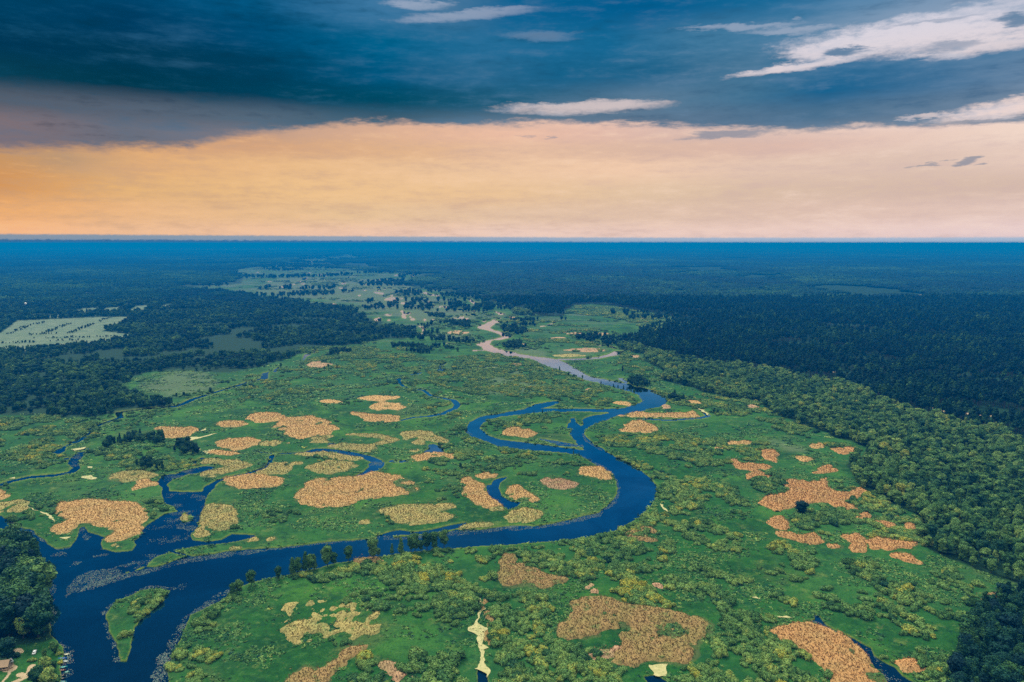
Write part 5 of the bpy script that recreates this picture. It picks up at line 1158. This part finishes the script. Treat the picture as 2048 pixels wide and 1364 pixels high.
# --- bushes
bx, by, bs, bt, bl = [], [], [], [], []
labels = ['']
for P, cov, size, lab in SCRUB:
    d = math.hypot(*P.mean(0))
    s = 5.4 * size * (1 if d < 1500 else d / 1500)
    x, y = jgrid(P, s)
    q = fbm(x, y, 22 if d < 1500 else 60, 91, 3)
    inside = pip(x + (fbm(x, y, 20, 92) - .5) * 14, y + (fbm(x, y, 20, 93) - .5) * 14, P)
    x, y, q = x[inside], y[inside], q[inside]
    if not len(x): continue
    m = (q > np.quantile(q, 1 - cov)) & free(x, y)
    x, y = x[m], y[m]
    labels.append(lab)
    bx.append(x); by.append(y); bs.append(size * (.62 + RNG.random(len(x)) ** 1.5 * .75) * (1 if d < 1500 else d / 1500)); bl.append(np.full(len(x), len(labels) - 1))
    bt.append(.69 + RNG.normal(size=len(x)) * .10 + (fbm(x, y, 35, 94) - .5) * .38)
# loose bushes everywhere on the open valley floor
for (s, p0, p1, thr) in ((9.0, (-40, 1364), (2100, 880), .66), (11.0, (-40, 880), (2100, 760), .65), (16.0, (-40, 760), (2100, 660), .60), (28.0, (300, 660), (1500, 575), .56), (50.0, (300, 575), (1300, 505), .54)):
    Pq = G([(p0[0], p0[1]), (p1[0], p0[1]), (p1[0], p1[1]), (p0[0], p1[1])])
    x, y = jgrid(Pq, s)
    m = pip(x, y, Pq) & (fbm(x, y, s * 6, 95, 4) > thr) & pip(x, y, OPEN)
    x, y = x[m], y[m]
    m = free(x, y, True, 0 if p0[1] > 760 else 60 if p0[1] > 660 else 130)
    for k in ('left', 'corner'): m &= ~pip(x, y, GROVES[k])
    x, y = x[m], y[m]
    k = max(1.0, s / 11)
    bx.append(x); by.append(y); bs.append(k * (.45 + RNG.random(len(x)) * .6)); bl.append(np.zeros(len(x), int)); bt.append(.60 + RNG.normal(size=len(x)) * .08)
bx, by, bs, bt, bl = map(np.concatenate, (bx, by, bs, bt, bl))
HOME = G([(-100, 1285), (95, 1285), (112, 1300), (134, 1316), (136, 1420), (-100, 1420)])
m = ~pip(bx, by, HOME)
for P in FIELDS: m &= ~pip(bx, by, P)
bx, by, bs, bt, bl = bx[m], by[m], bs[m], bt[m], bl[m]
px, py, dp = to_px(bx, by, 1.0)
size_px = bs / dp
vis = (px > 3) & (px < 2045) & (py > 480) & (py < 1360)
named = np.array([bool(labels[k]) for k in bl])
order = np.argsort(-(size_px * vis * np.where(named, 1, .0)))[:300]
isind = np.zeros(len(bx), bool); isind[order] = True
DIRS = ''
for k in order:
    o = link('willow_bush', BUSH[k % 7])
    o.location = (bx[k], by[k], -.05)
    o.scale = (bs[k] * RNG.uniform(.9, 1.15), bs[k] * RNG.uniform(.85, 1.1), bs[k] * RNG.uniform(.85, 1.15))
    o.rotation_euler = (0, 0, RNG.random() * 6.28)
    tag(o, labels[bl[k]], 'bush', 'willow bushes of the foreground scrub', tint=bt[k])
r_ = ~isind & (px > -200) & (px < 2250)
n = int(r_.sum())
print('bushes', n)
S = np.stack([bs[r_] * RNG.uniform(.85, 1.25, n), bs[r_] * RNG.uniform(.85, 1.2, n), bs[r_] * RNG.uniform(.8, 1.15, n) / np.sqrt(np.maximum(bs[r_], 1))], -1)
scatter('willow_scrub', 'grey green willow scrub spread over the marshy valley floor', 'scrub', np.stack([bx[r_], by[r_], np.full(n, -.05)], -1), S, RNG.integers(0, 7, n), bt[r_], PROTO['bush'])

# --- sedge tussocks: the rough skin of the meadow
def tuft_mesh(i):
    r = np.random.default_rng(700 + i)
    n = 16
    c = r.normal(size=(n, 2)) * .55; a = r.random(n) * 3.14; w = .22 + r.random(n) * .25; h = .15 + r.random(n) * .35
    ca, sa = np.cos(a) * w, np.sin(a) * w; l = r.normal(size=(n, 2)) * .6
    B = np.stack([np.stack([c[:, 0] - ca, c[:, 1] - sa, h * 0 - .1], -1), np.stack([c[:, 0] + ca, c[:, 1] + sa, h * 0 - .1], -1), np.stack([c[:, 0] + ca + l[:, 0], c[:, 1] + sa + l[:, 1], h], -1), np.stack([c[:, 0] - ca + l[:, 0], c[:, 1] - sa + l[:, 1], h], -1)], 1)
    me = mesh_np('sedge_tuft', B.reshape(-1, 3), np.arange(n * 4).reshape(n, 4)); me.materials.append(M_LEAF)
    return me


TUFT = [bpy.data.objects.new('sedge_tuft', tuft_mesh(i)) for i in range(5)]
sx, sy, ss_ = [], [], []
for (s, ya, yb, thr) in ((2.6, 1364, 1090, .50), (3.2, 1090, 930, .50), (4.6, 930, 810, .48), (6.5, 810, 720, .46)):
    Pq = G([(-20, ya), (2070, ya), (2070, yb), (-20, yb)])
    x, y = jgrid(Pq, s)
    m = pip(x, y, Pq)
    x, y = x[m], y[m]
    m = (fbm(x, y, 26, 45, 4) + RNG.random(len(x)) * .22 > thr + .20) & pip(x, y, OPEN)
    x, y = x[m], y[m]
    m = ~water_mask(x, y)
    sx.append(x[m]); sy.append(y[m]); ss_.append(np.full(int(m.sum()), s / 2.6 * .9))
sx, sy, ss_ = map(np.concatenate, (sx, sy, ss_))
n = len(sx)
print('tufts', n)
k_ = ss_ * RNG.uniform(.6, 1.5, n)
scatter('sedge_meadow', 'tufts of sedge and rough grass over the green meadow', 'grass', np.stack([sx, sy, np.zeros(n)], -1), np.stack([k_ * 1.2, k_, np.sqrt(k_)], -1), RNG.integers(0, 5, n), .53 + RNG.normal(size=n) * .08 + (fbm(sx, sy, 60, 46) - .5) * .4, TUFT)

# --- trees
tx, ty, ts, tt, tk, tl = [], [], [], [], [], []
PINE_X = [830, 1000, 1130, 1280, 1370, 1540, 1700, 1760, 1850, 1930, 2048, 2400]
PINE_Y = [560, 615, 642, 700, 722, 746, 776, 804, 832, 852, 882, 965]


def add_trees(x, y, scale, tint, kind, lab):
    tx.append(x); ty.append(y); ts.append(scale); tt.append(tint); tk.append(kind); tl.append(np.full(len(x), lab))


TL = ['dark leafy tree in the grove on the near left river bank', 'dark brownish tree in the dense grove of the bottom right corner', 'leafy tree in the broadleaf forest on the right side', 'leafy tree in the forest on the left behind the meadow', 'tall pine in the dark forest far on the right',
      'tree of the dark row on the left meadow', 'tree in a small dark clump on the valley floor', 'single dark tree on the rim of the biggest orange reed bed']
for g, P in GROVES.items():
    sp = {'left': 7.8, 'corner': 6.6}.get(g, 7.0)
    d = math.hypot(*P.mean(0))
    x, y = jgrid(P, sp)
    m = pip(x, y, P) & free(x, y, False, 0 if d < 1500 else 70)
    if g[:3] in ('mar', 'fen'): m &= fbm(x, y, 34, 55, 3) > .49
    x, y = x[m], y[m]
    sc = {'left': 1.15, 'corner': .95}.get(g, .62) * (.75 + RNG.random(len(x)) * .5)
    base_t = {'left': .36, 'corner': .22}.get(g, .26)
    kd = np.where(RNG.random(len(x)) < (.15 if g == 'left' else .35 if g == 'corner' else .3), 1, 0)
    lab = {'left': 0, 'corner': 1, 'copse_a': 5, 'tan': 7}.get(g, 6)
    add_trees(x, y, sc, base_t + RNG.normal(size=len(x)) * (.17 if g == 'left' else .08), kd, lab)
for (ya, yb, sp) in ((1500, 760, 7.4), (760, 680, 8.6), (680, 600, 10.5)):
    Pq = G([(-400, ya), (2400, ya), (2400, yb), (-400, yb)])
    x, y = jgrid(Pq, sp)
    qx_, qy_, _ = to_px(x, y)
    m = (qx_ > -220) & (qx_ < 2260) & (qy_ <= ya) & (qy_ > yb)
    x, y = x[m], y[m]
    m = ~pip(x + (fbm(x, y, 60, 21) - .5) * 40, y + (fbm(x, y, 60, 22) - .5) * 40, OPEN)
    for P in FIELDS: m &= ~pip(x, y, P)
    for k in ('left', 'corner'): m &= ~pip(x, y, GROVES[k])
    x, y = x[m], y[m]
    m = free(x, y, False, 0 if ya > 700 else 110)
    x, y = x[m], y[m]
    qx_, qy_, _ = to_px(x, y)
    pine = (qx_ > 830) & (qy_ < np.interp(qx_, PINE_X, PINE_Y) + (fbm(x, y, 50, 24) - .5) * 16)
    left = qx_ < 900
    edge_n = fbm(x, y, 90, 25, 3)
    # clear felled gaps and stand edges
    gap = (fbm(x, y, 130, 26, 3) < np.where(pine, .33, np.where(left, .33, .24))) | (left & (fbm(x, y, 45, 27, 3) < .37)) | (pine & (fbm(x * .35, y, 60, 47, 3) < .30))
    kd = np.where(pine, 2, np.where(RNG.random(len(x)) < .22, 1, 0))
    sc = np.where(pine, 1.15, np.where(left, .74, .78)) * (.66 + RNG.random(len(x)) ** 1.4 * .72) * (sp / 7.4) ** .5 * (.8 + edge_n * .4)
    tn = np.where(pine, .15, np.where(left, .35, .60)) + RNG.normal(size=len(x)) * .085 + (edge_n - .5) * .45
    tn = np.where(~pine & ~left & (qy_ > 960), tn - .10, tn)
    tn = np.where(left & (qy_ < 700), tn - .05, tn)
    k = ~gap
    add_trees(x[k], y[k], sc[k], tn[k], kd[k], 2)
    tl[-1] = np.where(pine[k], 4, np.where(left[k], 3, 2))
# hedges in the far fields
for P in ([(20, 668), (55, 652), (90, 645)], [(85, 669), (110, 658), (140, 647)], [(140, 667), (175, 652), (218, 636)], [(60, 670), (110, 668)], [(70, 677), (240, 674)], [(0, 687), (70, 685), (150, 681)], [(0, 696), (110, 692)], [(40, 639), (140, 633), (320, 631)], [(180, 628), (200, 618)], [(232, 626), (262, 613)], [(288, 625), (312, 611)]):
    Wp = G(P)
    x, y = jgrid(Wp if Wp.ptp(0).min() > 30 else np.vstack([Wp - 15, Wp + 15]), 9.0) if hasattr(Wp, 'ptp') else jgrid(np.vstack([Wp - 15, Wp + 15]), 9.0)
    m = near_line(x, y, Wp, 9) & (fbm(x, y, 40, 28) > .36)
    x, y = x[m], y[m]
    add_trees(x, y, .32 * (.6 + RNG.random(len(x)) * .8), np.full(len(x), .3), np.zeros(len(x), int), 3)
# clumps of far trees among the pools
for (s, ya, yb, thr) in ((14.0, 700, 640, .62), (26.0, 640, 580, .58), (40.0, 580, 508, .56)):
    Pq = G([(250, ya), (1450, ya), (1450, yb), (250, yb)])
    x, y = jgrid(Pq, s)
    m = pip(x, y, Pq) & pip(x, y, OPEN)
    x, y = x[m], y[m]
    m = (fbm(x, y, s * 9, 29, 4) > thr + .03) & free(x, y, True, 110 if s < 20 else 260)
    x, y = x[m], y[m]
    add_trees(x, y, .8 * (.7 + RNG.random(len(x)) * .6) * (s / 14) ** .6, np.full(len(x), .2), np.zeros(len(x), int), 6)
tx, ty, ts, tt, tk, tl = map(np.concatenate, (tx, ty, ts, tt, tk, tl))
m = ~pip(tx, ty, HOME)
tx, ty, ts, tt, tk, tl = tx[m], ty[m], ts[m], tt[m], tk[m], tl[m]
px, py, dp = to_px(tx, ty, 8.0)
vis = (px > 2) & (px < 2046) & (py < 1375)


def plant_tree(x, y, s, tint, kind, label, i, group, wide=1.0, name=None):
    r = bpy.data.objects.new(name or ('pine_tree' if kind == 2 else 'broadleaf_tree' if kind == 0 else 'slender_tree'), None)
    COL.objects.link(r)
    r.location = (x, y, 0); r.scale = (s * wide, s * wide, s); r.rotation_euler = (0, 0, RNG.random() * 6.28)
    r.empty_display_size = 1
    tag(r, label, 'tree', group)
    for nm, me in (('trunk', TRUNK[kind][i % 2]), ('crown', CROWN[kind][i % 4])):
        c = bpy.data.objects.new(nm, me); COL.objects.link(c); c.parent = r
        c['tint'] = float(tint)
    return r


NSING = len(SINGLE) + 8
order = np.argsort(-(ts / dp * vis))[:300 - NSING]
isind = np.zeros(len(tx), bool); isind[order] = True
for k in order:
    lab = TL[tl[k]]
    if tk[k] == 1: lab = lab.replace('leafy tree', 'slender tree').replace('brownish tree', 'slender tree')
    elif tt[k] > .48 and tl[k] == 0: lab = 'light green tree in the grove on the near left river bank'
    plant_tree(tx[k], ty[k], ts[k] * (1.25 if tl[k] == 0 else 1), tt[k], int(tk[k]), lab, int(k), 'trees of the near groves and forest', 1.15 if tl[k] == 0 else 1.05)
r_ = ~isind & (px > -200) & (px < 2250)
n = int(r_.sum())
print('trees', n)
X_, Y_, S_, T_, K_ = tx[r_], ty[r_], ts[r_], tt[r_], tk[r_]
for kind, nm, lab in ((0, 'woodland', 'broadleaf woodland covering both sides of the valley'), (1, 'young_woodland', 'slender young trees mixed into the woodland'), (2, 'pine_forest', 'dark pine forest on the right behind the light green belt')):
    q = K_ == kind
    n = int(q.sum())
    w = {0: 1.2, 1: 1.0, 2: 1.05}[kind]
    S = np.stack([S_[q] * w * RNG.uniform(.9, 1.15, n), S_[q] * w * RNG.uniform(.9, 1.15, n), S_[q] * RNG.uniform(.85, 1.15, n)], -1)
    scatter(nm, lab, 'forest', np.stack([X_[q], Y_[q], np.zeros(n)], -1), S, RNG.integers(0, 4, n), T_[q], PROTO[kind])
# far canopy, beyond about three kilometres
x, y = jgrid(np.array([(-17000, 2950), (17000, 24000)]), 122.0)
qx_, qy_, dd = to_px(x, y)
m = (qx_ > -200) & (qx_ < 2250) & (qy_ < 604)
x, y = x[m], y[m]
m = ~pip(x + (fbm(x, y, 300, 35) - .5) * 160, y + (fbm(x, y, 300, 36) - .5) * 160, OPEN)
for ox, oy in ((0, -75), (70, 0), (-70, 0)): m &= ~pip(x + ox, y + oy, OPEN)
for q in range(0, 6): m &= ~water_mask(x, y + q * 55)
for P in FIELDS: m &= ~(pip(x, y, P) | pip(x, y + 90, P) | near_line(x, y, np.vstack([P, P[:1]]), 60))
far_gap = fbm(x, y * .6, 900, 37, 4)
m &= far_gap > .30
x, y, far_gap = x[m], y[m], far_gap[m]
qx_, qy_, dd = to_px(x, y)
n = len(x)
print('patches', n)
pine = (qx_ > 830) & (qy_ < np.interp(qx_, PINE_X, PINE_Y))
scatter('distant_forest', 'endless dark forest fading to blue towards the horizon', 'forest', np.stack([x, y, np.zeros(n)], -1), np.stack([np.ones(n), np.ones(n), .9 + fbm(x, y, 500, 38) * .5], -1),
        np.where(pine, RNG.integers(2, 4, n), RNG.integers(0, 2, n)), .08 + (fbm(x, y * .7, 700, 39, 4) - .4) * .7 + RNG.normal(size=n) * .03 + np.where(pine, 0, .06), PROTO['patch'])

for i, (x, y, h, kind, lab) in enumerate(SINGLE):
    wx_, wy_ = gp(x, y)
    dd = to_px(wx_, wy_)[2]
    hm = h * dd / F / 1.0
    kk = 0 if kind == 3 else kind
    plant_tree(wx_, wy_, hm / (14.5 if kk == 0 else 15.5), {0: .50, 1: .42, 3: .9}[kind] + RNG.normal() * .04, kk, lab, i + 3, 'single trees along the river and on the meadows', .92)
for i, (x, y, h, tn, wd, lab) in enumerate(((91, 1347, 31, .92, 1.3, 'yellow green round tree between the dirt track and the moored boats'), (97, 1376, 38, .92, 1.25, 'brightest yellow tree on the bottom edge beside the moored boats'), (90, 1316, 19, .5, .8, 'small green tree right of the white car'),
                                            (74, 1375, 40, .42, 1.1, 'dark green tree on the bottom edge left of the yellow one'), (109, 1340, 18, .3, 1.1, 'dark green tree behind the moored boats'), (108, 1306, 22, .55, 1.2, 'greyish green tree on the bank above the blue boat'),
                                            (16, 1322, 46, .25, 1.2, 'dark tree behind the wooden cabin'))):
    wx_, wy_ = gp(x, y)
    plant_tree(wx_, wy_, h * to_px(wx_, wy_)[2] / F / .9 / 14.5, tn, 0, lab, i, 'trees of the riverside homestead', wd)
for i, (x, y, s, tn, lab) in enumerate(((119, 1309, .5, .95, 'yellow bush on the waterline above the blue boat'), (119, 1327, .45, .95, 'yellow bush on the waterline between the boats'), (107, 1356, .8, .4, 'green bush on the waterline beside the dark boats'), (117, 1360, .45, .45, 'small green bush between the lower boats'),
                                        (65, 1322, .6, .75, 'brownish bush just below the white car'), (34, 1312, .7, .35, 'low bush by the bend of the dirt track'), (115, 1303, .6, .7, 'olive bush at the water above the yellow one'))):
    wx_, wy_ = gp(x, y)
    o = link('bank_bush', BUSH[i]); o.location = (wx_, wy_, 0); o.scale = (s, s, s); tag(o, lab, 'bush', 'bushes of the riverside homestead', tint=tn)
# the lone tree standing on the rim of the big orange bed is one broad tree
wx_, wy_ = gp(1603, 1027)
plant_tree(wx_, wy_, .9, .25, 0, 'single broad dark tree on the lower rim of the biggest orange reed bed', 2, 'single trees along the river and on the meadows', 1.5)

# ------------------------------------------------------------------ homestead, boats, car, houses
M_WHITE = plain('white_paint', (.80, .80, .80), .35, 0, .04)
M_GLASS = plain('dark_glass', (.02, .025, .03), .1, 0, .1)
M_TYRE = plain('rubber', (.02, .02, .02), .8)
M_WOOD = plain('weathered_wood', (.36, .27, .18), .8, 0, .25, 3)
M_PLANK = plain('tan_boards', (.55, .36, .22), .8, 0, .25, 2)
M_GREY = plain('grey_sheet', (.32, .34, .36), .6, 0, .15)
M_RED = plain('red_roof', (.35, .12, .08), .8, 0, .2)


def place(o, x, y, rz):
    w = gp(x, y); o.location = (w[0], w[1], 0); o.rotation_euler = (0, 0, rz)


def heading(p, q):
    a, b_ = gp(*p), gp(*q)
    return math.atan2(b_[1] - a[1], b_[0] - a[0])


# car
car = bpy.data.objects.new('parked_car', None); COL.objects.link(car)
tag(car, 'white car parked on the grass clearing by the river', 'car')
place(car, 69, 1306, heading((67, 1312), (72, 1299)))
mb = MB()
mb.box((0, 0, .62), (4.5, 1.8, .62), .97); mb.box((0, 0, 1.16), (2.6, 1.62, .5), .78)
mb.build('body', M_WHITE, car)
MB().box((-.1, 0, 1.17), (2.66, 1.5, .34), .80).build('windows', M_GLASS, car)
MB().box((1.32, 0, 1.02), (.5, 1.45, .16), .9).build('windscreen', M_GLASS, car)
for sx in (-1.4, 1.4):
    for sy in (-.82, .82):
        MB().cyl((sx, sy - .1, .33), (sx, sy + .1, .33), .33, .33, 14).build('wheel', M_TYRE, car)
for sy in (-.62, .62): MB().box((2.26, sy, .7), (.06, .3, .16)).build('headlight', M_GLASS, car)


def boat(x, y, rz, L, col, label):
    r = bpy.data.objects.new('rowing_boat', None); COL.objects.link(r)
    w = gp(x + 4, y); r.location = (w[0], w[1], WZ + .12); r.rotation_euler = (0, 0, rz)
    tag(r, label, 'boat', 'boats moored at the left bank')
    m = plain('boat_paint', col, .45, 0, .1)
    vs, fs = [], []
    n = 9
    for i in range(n):
        t = i / (n - 1)
        hw = .62 * math.sin(math.pi * min(1, .16 + t * .84)) ** .6 + .02 if t < 1 else .03
        hw = .15 + .55 * (1 - abs(2 * t - .85) ** 2.2) if t < .95 else .05
        hw = max(.05, hw); z1 = .42 + .22 * abs(2 * t - 1) ** 2
        X = (t - .5) * L
        vs += [(X, -hw, z1), (X * .96, -hw * .6, -.05), (X * .96, hw * .6, -.05), (X, hw, z1), (X, hw * .88, z1), (X * .94, hw * .5, .08), (X * .94, -hw * .5, .08), (X, -hw * .88, z1)]
    for i in range(n - 1):
        for k in range(8):
            a, b_ = i * 8 + k, i * 8 + (k + 1) % 8
            fs.append((a, b_, b_ + 8, a + 8))
    fs += [tuple(range(8)), tuple(range((n - 1) * 8, n * 8))[::-1]]
    MB().add(vs, fs).build('hull', m, r)
    for q in (-.2, .15): MB().box((q * L, 0, .36), (.28, .95, .04)).build('bench', M_WOOD, r)


for x, y, a, L, c, l in ((121.5, 1316, .10, 5.4, (.02, .20, .62), 'bright blue boat moored at the left bank'), (130, 1308, .25, 3.4, (.75, .74, .55), 'pale cream boat, topmost of the moored boats'), (128, 1322, -.15, 3.6, (.55, .62, .62), 'pale grey boat just below the bright blue boat'),
                         (123, 1333.5, .35, 4.2, (.08, .48, .48), 'slim turquoise boat in the middle of the moored boats'), (121, 1339.5, .1, 4.0, (.20, .04, .03), 'dark red boat below the slim turquoise one'), (130, 1343.5, .3, 2.6, (.10, .50, .42), 'short teal boat beside the dark red boat'),
                         (120, 1350, .05, 4.4, (.03, .035, .04), 'black boat, upper one of the dark pair'), (119.5, 1356, .0, 4.4, (.03, .05, .05), 'black boat, lower one of the dark pair'), (123, 1363, .05, 3.8, (.10, .42, .45), 'teal boat on the bottom edge of the picture')):
    boat(x, y, a, L, c, l)


def house(name, x, y, rz, w, d, h, wall, roof, label, group=None, windows=True):
    r = bpy.data.objects.new(name, None); COL.objects.link(r)
    place(r, x, y, rz)
    tag(r, label, 'house' if name == 'house' else 'cabin', group)
    hw, hd = w / 2, d / 2
    MB().box((0, 0, h / 2), (w, d, h)).add([(-hw, -hd, h), (-hw, hd, h), (-hw, 0, h + d * .42)], [(0, 1, 2)]).add([(hw, -hd, h), (hw, hd, h), (hw, 0, h + d * .42)], [(0, 2, 1)]).build('wall', wall, r)
    e = .5; R = h + d * .42 + .12; lo = h - .12
    mb = MB()
    for s in (-1, 1):
        mb.add([(-hw - e, s * (hd + e), lo), (hw + e, s * (hd + e), lo), (hw + e, 0, R), (-hw - e, 0, R), (-hw - e, s * (hd + e), lo + .18), (hw + e, s * (hd + e), lo + .18), (hw + e, 0, R + .18), (-hw - e, 0, R + .18)],
               [(0, 1, 2, 3), (4, 7, 6, 5), (0, 4, 5, 1), (0, 3, 7, 4), (1, 5, 6, 2)])
    mb.build('roof', roof, r)
    if windows:
        MB().box((hw * .1, -hd - .02, 1.0), (.95, .1, 2.0)).build('door', M_WOOD, r)
        for q in (-.55, .6): MB().box((hw * q, -hd - .02, 1.5), (1.0, .1, 1.0)).build('window', M_GLASS, r)
    return r


house('cabin', 3, 1337, .25, 8.5, 6.0, 2.4, M_WOOD, M_PLANK, 'tan roofed wooden cabin cut by the left edge near the bottom')
house('cabin', 16, 1331, 1.2, 3.6, 3.0, 2.0, M_WOOD, M_GREY, 'small grey roofed shed beside the tan roofed cabin')
# stacked boards beside the cabin
for i, (x, y, n) in enumerate(((11, 1341, 5), (18, 1338, 4))):
    r = bpy.data.objects.new('board_stack', None); COL.objects.link(r); place(r, x, y, .3 + i * .8)
    tag(r, ('larger', 'smaller')[i] + ' stack of tan boards lying beside the wooden cabin', 'boards', 'board stacks by the cabin')
    for k in range(n): MB().box((0, (k % 2) * .02, .12 + k * .22), (3.4 - k * .1, 1.6, .16)).build('board', (M_PLANK, M_WOOD)[k % 2], r)
# bare pole among the left grove
r = bpy.data.objects.new('dead_tree', None); COL.objects.link(r); place(r, 5, 1178, 0)
tag(r, 'bare pale dead trunk standing up from the left grove', 'tree')
m_ = plain('dead_wood', (.42, .34, .30), .8)
MB().cyl((0, 0, 0), (.3, .1, 13), .38, .22, 8).cyl((.3, .1, 13), (.1, .3, 19), .22, .08, 8).build('trunk', m_, r)
MB().cyl((.2, .1, 12), (1.8, .5, 15), .12, .05, 6).cyl((.2, .1, 14), (-1.4, -.2, 17), .1, .04, 6).build('branch', m_, r)
# far village on the left
for i, (x, y, a, w, mt, l) in enumerate(((2, 613, .2, 12, M_GREY, 'far white house, leftmost of the village row'), (10, 613.5, .5, 14, M_GREY, 'far white house, second in the village row'), (17, 614, .1, 12, M_RED, 'far white house with a reddish roof in the village row'), (24, 614.5, .4, 13, M_GREY, 'far white house in the middle of the village row'),
                                         (32, 615, .2, 12, M_RED, 'far white house with a reddish roof nearest the white tower'), (38, 615.6, .2, 14, M_WHITE, 'far long white roofed house beside the white tower'), (67, 612.5, .0, 13, M_WHITE, 'far white house alone to the right of the white tower'), (54, 620, .6, 11, M_GREY, 'far small house standing below the white tower'))):
    house('house', x, y, a, w, 8, 3.2, M_WHITE, mt, l, 'houses of the far village')
r = bpy.data.objects.new('water_tower', None); COL.objects.link(r); place(r, 52, 617, 0)
tag(r, 'far white round topped tower rising over the village', 'tower')
MB().cyl((0, 0, 0), (0, 0, 15), 1.8, 1.5, 12).build('shaft', M_WHITE, r)
MB().cyl((0, 0, 15), (0, 0, 17), 1.6, 4.4, 14).cyl((0, 0, 17), (0, 0, 21), 4.4, 4.4, 14).cyl((0, 0, 21), (0, 0, 23), 4.4, 1.0, 14).build('tank', M_WHITE, r)
house('house', 1046, 691.5, .2, 9, 6, 2.6, M_WHITE, M_PLANK, 'lone pale hut on the marsh right of the winding pale river')

# ------------------------------------------------------------------ haze
hz_m = bpy.data.materials.new('haze'); hz_m.use_nodes = True
t = hz_m.node_tree; t.nodes.clear()
pv = t.nodes.new('ShaderNodeVolumePrincipled')
pv.inputs['Color'].default_value = (.0, .190, .62, 1)
pv.inputs['Absorption Color'].default_value = (.10, .10, .0, 1)
pv.inputs['Density'].default_value = HAZE
pv.inputs['Anisotropy'].default_value = 0.1
oo = t.nodes.new('ShaderNodeOutputMaterial'); t.links.new(pv.outputs[0], oo.inputs['Volume'])
hb = MB(); hb.box((0, 21500, 128.0), (110000, 52000, 264.0))
ho = hb.build('haze', hz_m)
tag(ho, 'thin blue haze over the valley', 'haze', kind='stuff')
